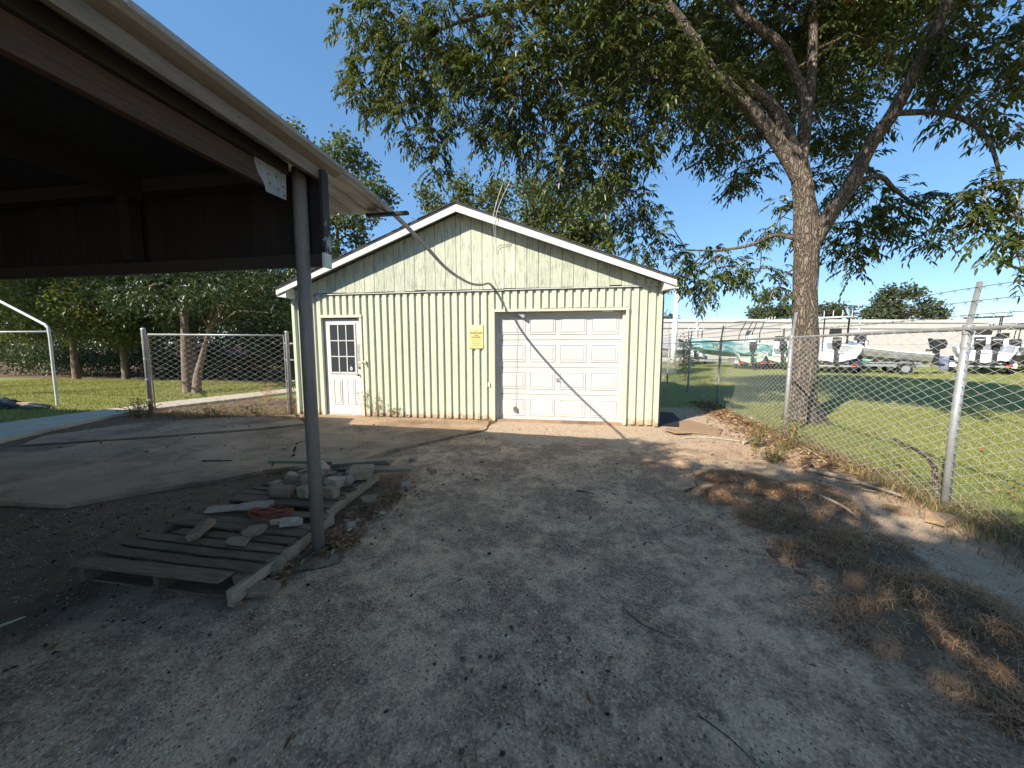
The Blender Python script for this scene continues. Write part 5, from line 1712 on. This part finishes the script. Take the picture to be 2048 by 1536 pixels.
x_, y_ = region(70000, -3.6, 2.6, .5, 6.2, lambda a, c: (rng.random(len(a)) < (.42 + .75 * nzf(a, c, 1.4, 3)) * sstep(-3.8, -1.8, a + .2 * c - .6)) & (rng.random(len(a)) < 1.15 - .13 * c))
stones('gravel', 'fine gravel scattered over the dark drive', x_, y_, rng.uniform(.003, .008, len(x_)) * (1 + 1.6 * (rng.random(len(x_)) > .985)), 'gravel')
x_, y_ = region(3200, -4.5, 3, .6, 6.9, lambda a, c: rng.random(len(a)) < .45 + .5 * nzf(a, c, 2, 5))
stones('crumbs', 'dark nut husks and bark crumbs littering the drive', x_, y_, rng.uniform(.004, .017, len(x_)) * rng.uniform(.4, 1.1, len(x_)) ** 1.5, 'crumb', flat=.6)
x_, y_ = region(3500, -1.8, 3.3, 5.9, 7.0, lambda a, c: rng.random(len(a)) < .6)
stones('gravel', 'pale grit on the sunlit sand before the garage door', x_, y_, rng.uniform(.004, .010, len(x_)), 'gravel')
x_, y_ = region(16000, -5.2, -1.6, .5, 2.9, lambda a, c: rng.random(len(a)) < (.5 + .6 * nzf(a, c, 1.8, 6)) * sstep(2.9, 2.2, c + .25 * (a + 3)))
stones('gravel', 'small stones and grit on the bare dirt under the carport', x_, y_, rng.uniform(.003, .008, len(x_)), 'gravel')
x_, y_ = region(420, -5.4, -2.4, .8, 3.4, lambda a, c: c < 2.6 + .5 * (a + 4.5))
stones('crumbs', 'dark clods and husks on the bare dirt under the carport', x_, y_, rng.uniform(.006, .02, len(x_)), 'crumb', flat=.6)
x_, y_ = region(120, -7.5, -2.4, 3.6, 6.7, lambda a, c: c > 4.3 + (a + 2.7) * .9)
litter('fallen_leaves', 'few dry leaves lying on the concrete apron', x_, y_, (.03, .07), lift=.012, z=np.full(len(x_), .034))
# crumbs on the slab
x_, y_ = region(160, -7, -2.6, 3.2, 6.8, lambda a, c: (c > 3.9 - .55 * (a + 2.7) * 0) & (c > 4.3 + (a + 2.7) * .9))
stones('crumbs', 'small dark crumbs on the concrete apron', x_, y_, rng.uniform(.006, .016, len(x_)), 'crumb', z=.034, flat=.5)

# ------------------------------------------------------------------ weeds, sticks, boards by the garage


def weed(loc, n_, h, spread, label, mat='weed', leafy=True):
    t = thing('weed_plant', label, 'weed', loc)
    mb = MB()
    tips = []
    for i in range(n_):
        a = random.uniform(0, 6.28)
        s_ = random.uniform(.2, 1) * spread
        hh_ = h * random.uniform(.55, 1)
        p0 = Vector((loc[0] + random.uniform(-.03, .03), loc[1] + random.uniform(-.03, .03), loc[2] - .01))
        p2 = p0 + Vector((math.cos(a) * s_, math.sin(a) * s_, hh_))
        p1 = p0.lerp(p2, .5) + Vector((0, 0, hh_ * .12))
        pp = smooth_path([p0, p1, p2], 3)
        mb.tube(pp, [.004 * (1 - .6 * k / (len(pp) - 1)) for k in range(len(pp))], 4)
        tips += [(p, (p2 - p0).normalized()) for p in pp[2:]]
    mb.build('stems', mat, t, kind='stuff')
    if leafy:
        nd = np.array([[*p] for p, d in tips])
        ou = np.array([[*d] for p, d in tips])
        V_, F_ = leaf_cloud(nd, ou, 3, .015, (.035, .08), .3, .1)
        finish('leaves', arr_mesh('leaves', V_, F_), mat, t, kind='stuff')
    return t


for loc, n_, h, sp, lb in (
        ((-4.22, 6.93, .03), 4, .62, .25, 'thin dry weed growing at the right jamb of the entry door'),
        ((-3.95, 6.95, .03), 5, .42, .22, 'scraggly weed in the corner just right of the entry door'),
        ((-3.62, 6.96, .03), 4, .26, .18, 'small weed at the foot of the ribbed wall'),
        ((2.62, 5.75, .0), 14, .36, .20, 'dark leafy weed clump between the garage corner and the fence'),
        ((2.86, 5.55, .0), 10, .44, .22, 'tall thin weed beside the dark leafy clump'),
        ((2.5, 5.1, .0), 10, .22, .25, 'low weed at the far end of the dry mound'),
        ((3.34, 6.2, .0), 10, .42, .2, 'green weed at the foot of the second fence post'),
        ((-9.28, 6.42, .0), 14, .42, .4, 'bushy weed round the tall end post of the gate'),
        ((-9.0, 6.3, .0), 12, .28, .4, 'spreading weed beside the tall end post of the gate'),
        ((-7.6, 6.75, .0), 12, .30, .45, 'dry bushy weed under the middle of the gate'),
        ((-6.6, 6.8, .0), 12, .36, .4, 'dry bushy weed under the garage end of the gate'),
        ((-8.1, 8.6, .0), 12, .55, .35, 'dead tan weed standing on the lawn behind the gate'),
        ((-5.97, 7.02, .0), 6, .7, .12, 'thin vine climbing the gate post beside the garage')):
    weed(loc, n_, h, sp, lb, 'straw' if 'dead tan' in lb else 'weed')


def stick(pts, r_, label, mat='stick', name='stick'):
    pp = smooth_path([(a, c, float(H(a, c)) + r_ * .8 + z_) for a, c, z_ in pts], 4)
    MB().tube(pp, [r_ * (1 - .5 * i / (len(pp) - 1)) for i in range(len(pp))], 6, wob=.08).build(name, mat, None, label=label, cat='stick')


stick([(1.75, 6.22, 0), (2.1, 6.3, 0), (2.5, 6.12, .01), (2.75, 5.95, 0)], .014, 'long pale stick lying past the garage corner')
stick([(2.52, 5.92, .01), (2.85, 6.22, .04), (3.1, 6.52, .06)], .022, 'thick pale broken stick pointing at the second fence post')
stick([(3.22, 5.8, .01), (3.15, 5.3, .02), (3.06, 4.88, 0)], .013, 'thin straight pale stick in the leaves along the fence')
stick([(2.74, 4.72, .01), (2.9, 4.45, .03), (3.0, 4.2, .02), (3.08, 3.92, .02)], .024, 'bleached forked branch lying by the nearest fence post')
stick([(2.66, 4.45, .01), (2.85, 4.32, .02), (3.12, 4.25, .04)], .013, 'thin bleached branch crossing the forked branch')
stick([(2.55, 4.6, .0), (2.75, 4.25, .02), (2.95, 4.05, .02)], .010, 'thin twig lying beside the forked branch')
stick([(2.15, 3.72, .0), (2.30, 3.52, .015), (2.36, 3.36, 0)], .014, 'short crooked stick on the crest of the mound')
stick([(1.25, 3.30, .0), (1.30, 3.42, .01), (1.40, 3.48, 0)], .010, 'curved pale twig at the near edge of the mound')
stick([(1.10, 3.78, .0), (1.22, 3.80, .03), (1.235, 3.93, .05)], .013, 'dark stub of branch at the left tip of the mound', 'bark')
stick([(.30, 2.05, 0), (.38, 1.92, .004), (.52, 1.86, 0)], .004, 'thin dark twig curving on the drive', 'bark')
stick([(.05, 3.72, 0), (.22, 3.68, .004)], .010, 'short dark stick lying in the middle of the drive', 'bark')
stick([(.52, 1.45, 0), (.62, 1.36, .003), (.72, 1.2, 0)], .003, 'hair thin twig on the drive closest to the viewer', 'bark')
stick([(-4.62, 3.86, .035), (-4.28, 3.94, .036)], .014, 'short dark stick lying on the concrete apron', 'bark')
stick([(-1.95, 2.0, .0), (-1.68, 2.06, .004), (-1.55, 2.18, .0)], .007, 'thin twig lying at the foot of the carport post', 'bark')
stick([(-3.0, 1.28, 0), (-2.93, 1.42, .004)], .010, 'white sliver of wood lying on the dirt, left of the pallet', 'chunk_white', 'wood_sliver')
# bent dead branch leaning by the nearest fence post, on the lawn side
MB().tube(smooth_path([(3.42, 4.02, .0), (3.44, 4.06, .22), (3.43, 4.1, .36), (3.47, 4.3, .42), (3.55, 4.75, .45)], 5), [.028 - .0007 * i for i in range(21)], 8).build('bent_branch', 'bark', None,
                                                                                                                           label='bent dark branch leaning beside the nearest fence post', cat='branch')
# plywood and plank past the corner of the garage
def sheet(poly, z, th, label, mat='plywood', tilt=.0):
    MB().prism([(a, c, z + tilt * i) for i, (a, c) in enumerate(poly)], None, (0, 0, th)).build('plywood_sheet', mat, None, bevel=.002, label=label, cat='plywood')


sheet([(1.80, 6.60), (2.40, 6.50), (2.62, 6.95), (2.28, 7.72), (2.05, 7.55)], .018, .014, 'brown plywood sheet lying past the garage corner')
sheet([(1.57, 6.66), (1.70, 6.42), (1.93, 6.47), (1.90, 6.70), (1.66, 6.82)], .035, .012, 'tan broken plywood piece at the garage corner')
sheet([(1.60, 7.15), (2.05, 7.1), (2.2, 8.6), (1.65, 8.8)], .012, .012, 'dark old plywood sheet in the shade along the garage side', 'dark_board')

# ------------------------------------------------------------------ white pipe frame and black heap on the lawn
wf = thing('canopy_frame', 'white pipe canopy frame standing on the lawn at the left edge', 'frame', (-13.5, 7.1, 0))
mb = smooth_path([(-12.62, 7.1, -.03), (-12.61, 7.1, .9), (-12.60, 7.1, 1.80), (-12.66, 7.1, 1.98), (-12.85, 7.1, 2.08), (-14.03, 7.1, 2.60), (-15.4, 7.1, 3.2)], 6)
MB().tube(mb, .030, 12).build('corner_pipe', 'white_pipe', wf, smooth=True)
MB().tube(smooth_path([(-18.2, 7.1, -.03), (-18.2, 7.1, 1.80), (-18.15, 7.1, 1.98), (-17.95, 7.1, 2.08), (-15.4, 7.1, 3.2)], 6), .030, 12).build('corner_pipe', 'white_pipe', wf, smooth=True)
MB().tube([(-12.60, 7.1, 1.845), (-18.2, 7.1, 1.85)], .024, 12).build('cross_pipe', 'white_pipe', wf, smooth=True)


def lumpy(loc, size, label, mat, name, cat, seed=1, amp=.25):
    nu, nv = 22, 12
    vs, fs = [], []
    ph_ = [random.uniform(0, 6.28) for _ in range(6)]
    for j in range(nv + 1):
        e = math.pi * (j / nv) * .5
        for i in range(nu):
            a = 2 * math.pi * i / nu
            r_ = 1 + amp * (math.sin(3 * a + ph_[0]) * .4 + math.sin(5 * a + ph_[1] + 3 * e) * .4 + random.uniform(-.25, .25))
            vs.append((loc[0] + math.cos(a) * math.cos(e) * size[0] * r_, loc[1] + math.sin(a) * math.cos(e) * size[1] * r_, loc[2] + math.sin(e) * size[2] * (1 + amp * random.uniform(-.3, .3))))
    for j in range(nv):
        for i in range(nu):
            fs.append((j * nu + i, j * nu + (i + 1) % nu, (j + 1) * nu + (i + 1) % nu, (j + 1) * nu + i))
    MB().add(vs, fs).build(name, mat, None, label=label, cat=cat)


lumpy((-14.1, 6.75, 0), (.85, .35, .26), 'heap of black plastic sheeting on the lawn, at the left edge', 'black_plastic', 'plastic_heap', 'plastic')
lumpy((-12.85, 6.85, 0), (.42, .22, .10), 'low black plastic scrap on the lawn beside the white frame foot', 'black_plastic', 'plastic_heap', 'plastic')
chunk((-13.2, 6.88, .01), (.32, .12, .10), 'chunk_white', 'white scrap lying between the two black plastic heaps', 'scrap', 'white_scrap', rot=(0, .1, .2))

# ------------------------------------------------------------------ far left: red car and house under the trees
rc = thing('parked_car', 'red car parked in the shade behind the trees, seen through the gate', 'car', (-21.5, 19, 0))
car = [(0, .35), (0, .75), (.15, .95), (1.1, 1.0), (1.7, 1.45), (3.1, 1.48), (3.9, 1.05), (4.3, .95), (4.35, .4)]
mb = MB().prism([(-23.6 + a, 18.2, z_) for a, z_ in car], None, (0, 1.7, 0))
mb.build('body', 'red_paint', rc, bevel=.08)
for wxx in (.85, 3.5):
    for wy in (18.17, 19.75):
        w_ = MB().tube([(-23.6 + wxx, wy, .32), (-23.6 + wxx, wy + .2, .32)], .32, 18).build('wheel', 'rubber', rc)
        MB().tube([(-23.6 + wxx, wy - .006, .32), (-23.6 + wxx, wy + .206, .32)], .18, 14).build('rim', 'alu', w_)
MB().prism([(-23.6 + 1.35, 18.19, 1.05), (-23.6 + 2.35, 18.19, 1.05), (-23.6 + 2.35, 18.19, 1.38), (-23.6 + 1.75, 18.19, 1.38)], None, (0, .02, 0)).build('window', 'dark_glass', rc)
MB().prism([(-23.6 + 2.42, 18.19, 1.05), (-23.6 + 3.6, 18.19, 1.05), (-23.6 + 3.05, 18.19, 1.38), (-23.6 + 2.42, 18.19, 1.38)], None, (0, .02, 0)).build('window', 'dark_glass', rc)
MB().box(-23.66, -23.55, 18.3, 18.6, .68, .82).build('headlight', 'sticker', rc)
MB().box(-19.30, -19.2, 18.3, 18.6, .72, .9).build('tail_light', 'red_light', rc)
# ------------------------------------------------------------------ boat yard
random.seed(17)
rng = np.random.default_rng(17)
wh = thing('warehouse', 'long low white warehouse wall closing the boat yard', 'warehouse', (30, 48, 0))
wa, wb = Vector((4.0, 40.8)), Vector((75.0, 55.5))
wd = (wb - wa).normalized()
wnrm = Vector((wd.y, -wd.x))
def wpt(s, off, z):
    p = wa + wd * s + wnrm * off
    return (p.x, p.y, z)
Ltot = (wb - wa).length
s_ = 0
while s_ < Ltot - .1:
    e_ = min(s_ + 6.1, Ltot)
    for z0, z1, off in ((0, 1.75, 0), (1.76, 3.42, .012), (3.50, 4.12, .02)):
        a, c = s_ + .025, e_ - .025
        mb = MB().prism([wpt(a, off, z0), wpt(c, off, z0), wpt(c, off, z1), wpt(a, off, z1)], None, (-wnrm.x * .2, -wnrm.y * .2, 0))
        mb.build('wall_panel', 'warehouse', wh)
    s_ = e_
MB().prism([wpt(-.1, .05, 3.425), wpt(Ltot + .1, .05, 3.425), wpt(Ltot + .1, .05, 3.50), wpt(-.1, .05, 3.50)], None, (-wnrm.x * .2, -wnrm.y * .2, 0)).build('dark_band', 'warehouse_line', wh)
MB().prism([wpt(-.1, .12, 4.125), wpt(Ltot + .1, .12, 4.125), wpt(Ltot + .1, .12, 4.46), wpt(-.1, .12, 4.46)], None, (-wnrm.x * .4, -wnrm.y * .4, 0)).build('parapet', 'white_trim', wh)
MB().prism([wpt(0, -.25, .0), wpt(Ltot, -.25, .0), wpt(Ltot, -.25, 4.3), wpt(0, -.25, 4.3)], None, (-wnrm.x * 12, -wnrm.y * 12, 0)).build('building_mass', 'warehouse', wh)
for sd_ in (9, 27, 45):
    MB().prism([wpt(sd_, .14, 0), wpt(sd_ + .14, .14, 0), wpt(sd_ + .14, .14, 4.1), wpt(sd_, .14, 4.1)], None, (-wnrm.x * .11, -wnrm.y * .11, 0)).build('downpipe', 'white_trim', wh)
lp = thing('utility_pole', 'tall pale blue white pole standing past the garage corner', 'pole', (7.55, 30, 0))  # plain utility pole, carries no lamp
MB().tube([(7.5, 30, -.05), (7.52, 30, 2), (7.58, 30, 6.3)], [.20, .19, .16], 18).build('pole', 'white_paint', lp, smooth=True)
MB().box(7.2, 7.85, 29.7, 30.3, 0, .25).build('base', 'chunk_grey', lp)


def boat(loc, rz, Lb, Bm, hull, label, ttop=False, console=True, motors=1, tower=False, tilt=0.0, z0=.62, deck='white_paint', mark=None):
    """hull lofted from stern (x=0) to bow (x=Lb), then placed on the yard"""
    t = thing('boat', label, 'boat', loc, 'boats stored in the yard')
    c, s = math.cos(rz), math.sin(rz)
    def tr_(p):
        x__, y__, z__ = p
        z__ = z__ + x__ * math.tan(tilt)
        return (loc[0] + c * x__ - s * y__, loc[1] + s * x__ + c * y__, z__ + z0)
    st = [0, .15, .3, .45, .6, .75, .87, .95, 1.0]
    hb = [.46, .48, .5, .5, .48, .40, .27, .13, .015]
    kz = [0, 0, 0, .0, .02, .07, .19, .36, .60]
    sz = [.62, .63, .65, .68, .73, .80, .88, .94, 1.0]
    hs_ = Lb * .155
    vs, fs = [], []
    for a, b_, kk, ss in zip(st, hb, kz, sz):
        y_ = b_ * Bm
        zk, zs = kk * hs_, ss * hs_ + .25 * hs_
        sec = [(0, zk), (y_ * .80, zk + (zs - zk) * .30), (y_ * .97, zk + (zs - zk) * .75), (y_, zs), (y_ * .92, zs), (y_ * .86, zk + (zs - zk) * .6), (0, zk + (zs - zk) * .55)]
        ring = sec + [(-p, q) for p, q in sec[-2:0:-1]]
        vs += [tr_((a * Lb, p, q)) for p, q in ring]
    k = 12
    for i in range(len(st) - 1):
        for j in range(k):
            fs.append((i * k + j, i * k + (j + 1) % k, (i + 1) * k + (j + 1) % k, (i + 1) * k + j))
    fs += [tuple(range(k - 1, -1, -1)), tuple((len(st) - 1) * k + j for j in range(k))]
    MB().add(vs, fs).build('hull', hull, t)
    rail = [tr_((a * Lb, b_ * Bm, (ss + .27) * hs_)) for a, b_, ss in zip(st, hb, sz)]
    rail2 = [tr_((a * Lb, -b_ * Bm, (ss + .27) * hs_)) for a, b_, ss in zip(st, hb, sz)]
    MB().tube(rail, .035, 6).tube(rail2[::-1], .035, 6).build('gunwale', deck, t)
    fz = .55 * hs_
    if console:
        cx_ = Lb * .42
        ring0 = [(cx_ - .4, -.38), (cx_ + .45, -.34), (cx_ + .45, .34), (cx_ - .4, .38)]
        ring1 = [(cx_ - .4, -.34), (cx_ + .15, -.30), (cx_ + .15, .30), (cx_ - .4, .34)]
        vs = [tr_((a, b_, fz)) for a, b_ in ring0] + [tr_((a, b_, fz + 1.0)) for a, b_ in ring1]
        MB().add(vs, [(3, 2, 1, 0), (4, 5, 6, 7), (0, 1, 5, 4), (1, 2, 6, 5), (2, 3, 7, 6), (3, 0, 4, 7)]).build('console', deck, t, bevel=.04)
        vs = [tr_(p) for p in ((cx_ + .12, -.3, fz + 1.0), (cx_ + .12, .3, fz + 1.0), (cx_ - .12, .26, fz + 1.36), (cx_ - .12, -.26, fz + 1.36))]
        MB().prism(vs, None, (.0, 0, .01)).build('windscreen', 'dark_glass', t)
        vs = [tr_(p) for p in ((cx_ - 1.0, -.4, fz + .55), (cx_ - .6, -.4, fz + .55), (cx_ - .6, .4, fz + .55), (cx_ - 1.0, .4, fz + .55))]
        MB().prism(vs, None, (0, 0, .12)).build('seat', deck, t)
    if ttop:
        cx_ = Lb * .42
        mb = MB()
        for yy in (-.55, .55):
            mb.tube([tr_(p) for p in ((cx_ + .5, yy, fz), (cx_ + .35, yy, fz + 1.2), (cx_ + .0, yy, fz + 1.95))], .028, 6)
            mb.tube([tr_(p) for p in ((cx_ - .55, yy, fz), (cx_ - .5, yy, fz + 1.2), (cx_ - .75, yy, fz + 1.95))], .028, 6)
        mb.build('t_top_frame', 'black', t)
        vs = [tr_(p) for p in ((cx_ - 1.25, -.85, fz + 1.95), (cx_ + .75, -.75, fz + 2.0), (cx_ + .75, .75, fz + 2.0), (cx_ - 1.25, .85, fz + 1.95))]
        MB().prism(vs, None, (0, 0, .07)).build('t_top', deck if not tower else 'black', t, bevel=.02)
        for k_ in range(4):
            MB().tube([tr_((cx_ - 1.3, -.6 + k_ * .4, fz + 1.98)), tr_((cx_ - 1.42, -.6 + k_ * .4, fz + 2.35))], .022, 6).build('rod_holder', deck, t)
    for mI in range(motors):
        oy = (mI - (motors - 1) / 2) * .55
        prof_ = [(-.15, 1.35), (-.05, 1.42), (-.62, 1.40), (-.72, 1.22), (-.68, .95), (-.55, .86), (-.18, .88)]
        top = sorted([(a, b_) for a, b_ in prof_], key=lambda q: math.atan2(q[1] - 1.13, q[0] + .4))
        vs = [tr_((a, oy - .19, b_ * hs_ / 1.0 if False else b_)) for a, b_ in top]
        e_ = Vector(tr_((0, .38, 0))) - Vector(tr_((0, 0, 0)))
        MB().prism(vs, None, e_).build('outboard_cowl', 'black', t, bevel=.05)
        mb = MB()
        mb.bar(tr_((-.38, oy, .9)), tr_((-.40, oy, .05)), .16, .22)
        mb.bar(tr_((-.25, oy, .06)), tr_((-.75, oy, .03)), .12, .12)
        mb.bar(tr_((-.02, oy, .75)), tr_((-.36, oy, .8)), .28, .12)
        mb.build('outboard_leg', 'black', t)
    if mark:
        p = tr_((Lb * .80, Bm * .5, hs_ * .75))
        text(mark, p[0], p[1] - .02, p[2], .42, 'ink', t, name='hull_letter', bold=.01)
    return t


def trailer(loc, rz, Lt, Wt, label, axles=1):
    t = thing('boat_trailer', label, 'trailer', loc, 'boat trailers in the yard')
    c, s = math.cos(rz), math.sin(rz)
    def tr_(p):
        return (loc[0] + c * p[0] - s * p[1], loc[1] + s * p[0] + c * p[1], p[2])
    mb = MB()
    for yy in (-Wt / 2, Wt / 2):
        mb.bar(tr_((.0, yy, .48)), tr_((Lt * .68, yy, .48)), .07, .12)
        mb.bar(tr_((Lt * .68, yy, .48)), tr_((Lt * 1.02, 0, .48)), .07, .12)
        mb.bar(tr_((.2, yy * .6, .62)), tr_((Lt * .6, yy * .6, .62)), .08, .06)
    for q in (.05, .35, .66):
        mb.bar(tr_((Lt * q, -Wt / 2, .44)), tr_((Lt * q, Wt / 2, .44)), .07, .08)
    mb.bar(tr_((Lt * 1.0, 0, .48)), tr_((Lt * 1.12, 0, .46)), .09, .09)
    mb.bar(tr_((Lt * .9, 0, .5)), tr_((Lt * .93, 0, 1.1)), .07, .07)
    mb.bar(tr_((Lt * 1.05, .1, .0)), tr_((Lt * 1.05, .1, .6)), .05, .05)
    mb.build('frame', 'alu', t)
    for ax in range(axles):
        xq = Lt * .26 + ax * .78
        for yy in (-Wt / 2 - .14, Wt / 2 + .14):
            w_ = MB().tube([tr_((xq, yy - .10, .31)), tr_((xq, yy + .10, .31))], .31, 20).build('wheel', 'rubber', t, bevel=.03)
            MB().tube([tr_((xq, yy - .106, .31)), tr_((xq, yy + .106, .31))], .18, 14).build('rim', 'alu', w_)
    for yy in (-Wt / 2 - .14, Wt / 2 + .14):
        pts = []
        x0_, x1_ = Lt * .26 - .42, Lt * .26 + (axles - 1) * .78 + .42
        for q in range(9):
            a = math.pi * q / 8
            pts.append(tr_(((x0_ + x1_) / 2 - math.cos(a) * (x1_ - x0_) / 2, yy, .36 + .34 * math.sin(a) ** .5)))
        mb = MB()
        for q in range(8):
            mb.bar(pts[q], pts[q + 1], .24, .02)
        mb.build('fender', 'alu', t)
        MB().bar(tr_((-.03, yy * .9, .50)), tr_((-.03, yy * .9 - math.copysign(.25, yy), .50)), .03, .10).build('tail_light', 'red_light', t)
    return t


B1 = (15.4, 29.6, 0)
boat(B1, math.pi, 6.9, 2.3, 'teal_hull', 'teal patterned boat with a T top seen side on', ttop=True, motors=1, tilt=.035, mark='W')
trailer((15.2, 29.6, 0), math.pi, 6.2, 1.8, 'two axle trailer under the teal boat', 2)
boat((11.35, 26.2, 0), 1.25, 4.2, 1.6, 'palegreen_hull', 'small pale green skiff with black outboard beside the teal boat', console=False, z0=.42)
trailer((11.35, 26.2, 0), 1.25, 4.3, 1.3, 'small trailer under the pale green skiff')
boat((13.2, 26.4, 0), 1.2, 4.8, 1.8, 'palegreen_hull', 'white decked green boat hidden partly by the pecan trunk', console=True, z0=.45)
trailer((13.2, 26.4, 0), 1.2, 4.8, 1.4, 'trailer under the green boat by the pecan trunk')
boat((14.1, 22.9, 0), 1.05, 6.4, 2.3, 'white_paint', 'large white boat with a T top and black outboard right of the pecan', ttop=True, motors=1, z0=.62, tilt=.02)
trailer((14.1, 22.9, 0), 1.05, 6.2, 1.8, 'trailer under the large white boat right of the pecan', 2)
boat((18.9, 23.6, 0), math.pi - .25, 3.9, 1.5, 'alu', 'low grey metal skiff tilted on its trailer', console=False, z0=.55, tilt=.09, motors=1)
trailer((18.7, 23.5, 0), math.pi - .25, 4.0, 1.3, 'trailer under the grey metal skiff')
boat((17.6, 26.4, 0), 1.0, 4.5, 1.7, 'teal_hull', 'small blue trimmed boat behind the grey metal skiff', console=True, z0=.5)
boat((21.6, 23.6, 0), .9, 6.2, 2.2, 'white_paint', 'white twin engined boat with a dark tower at the right edge', ttop=True, tower=True, motors=2, z0=.62)
trailer((21.6, 23.6, 0), .9, 6.0, 1.8, 'trailer under the twin engined white boat', 2)
boat((24.6, 23.0, 0), .95, 5.8, 2.2, 'white_paint', 'white cabin topped boat at the far right edge', ttop=True, motors=1, z0=.6)
boat((8.4, 31.5, 0), math.pi * .62, 4.5, 2.0, 'tarp', 'grey covered boat standing just past the garage corner', console=False, motors=0, z0=.6)
MB().prism([(7.1, 31.0, 1.5), (9.2, 31.0, 1.5), (8.15, 31.0, 2.15)], None, (-1.2, 3.6, 0)).build('boat_cover', 'tarp', None, label='peaked grey tarp over the boat past the garage corner', cat='tarp')
for (bl, rz_, Lb_, hm_, lb_) in (((10.4, 34.5, 0), 1.3, 5.0, 'white_paint', 'white boat in the back row behind the teal boat'),
                              ((16.6, 31.5, 0), 1.2, 5.2, 'white_paint', 'white boat in the back row just right of the teal stern'),
                              ((19.8, 29.5, 0), 1.1, 4.6, 'alu', 'grey boat in the back row behind the metal skiff'),
                              ((26.2, 27.2, 0), 1.0, 5.4, 'white_paint', 'white boat in the back row past the blue barrel'),
                              ((29.5, 28.0, 0), .95, 5.4, 'palegreen_hull', 'pale green boat in the back row at the far right')):
    boat(bl, rz_, Lb_, 2.0, hm_, lb_, console=True, ttop=(hm_ == 'white_paint'), z0=.55)
    trailer(bl, rz_, Lb_, 1.5, 'trailer under the ' + lb_)
br = thing('barrel', 'blue barrel standing alone on the grass in front of the warehouse', 'barrel', (23.3, 27.7, 0))
MB().tube([(23.3, 27.7, 0), (23.3, 27.7, .05), (23.3, 27.7, .3), (23.3, 27.7, .34), (23.3, 27.7, .6), (23.3, 27.7, .64), (23.3, 27.7, .86), (23.3, 27.7, .92)], [.27, .30, .31, .33, .31, .33, .30, .28], 24).build('drum', 'blue_barrel', br, smooth=False)
MB().tube([(23.3, 27.7, .921), (23.3, 27.7, .935)], [.27, .26], 24).build('lid', 'white_paint', br)
bush_pads = [(4.9, 17.5, .6, .5), (5.0, 17.6, 1.2, .5), (4.9, 17.8, 1.7, .4), (5.1, 18.2, .9, .6)]
tree('vine_bush', 'dark vine covered bush by the fence past the garage corner', (4.95, 17.7), 1.6, .04, bush_pads, 'leaf_dark', 110, 5, .1, (.09, .15), .5, group=None, cat='bush')
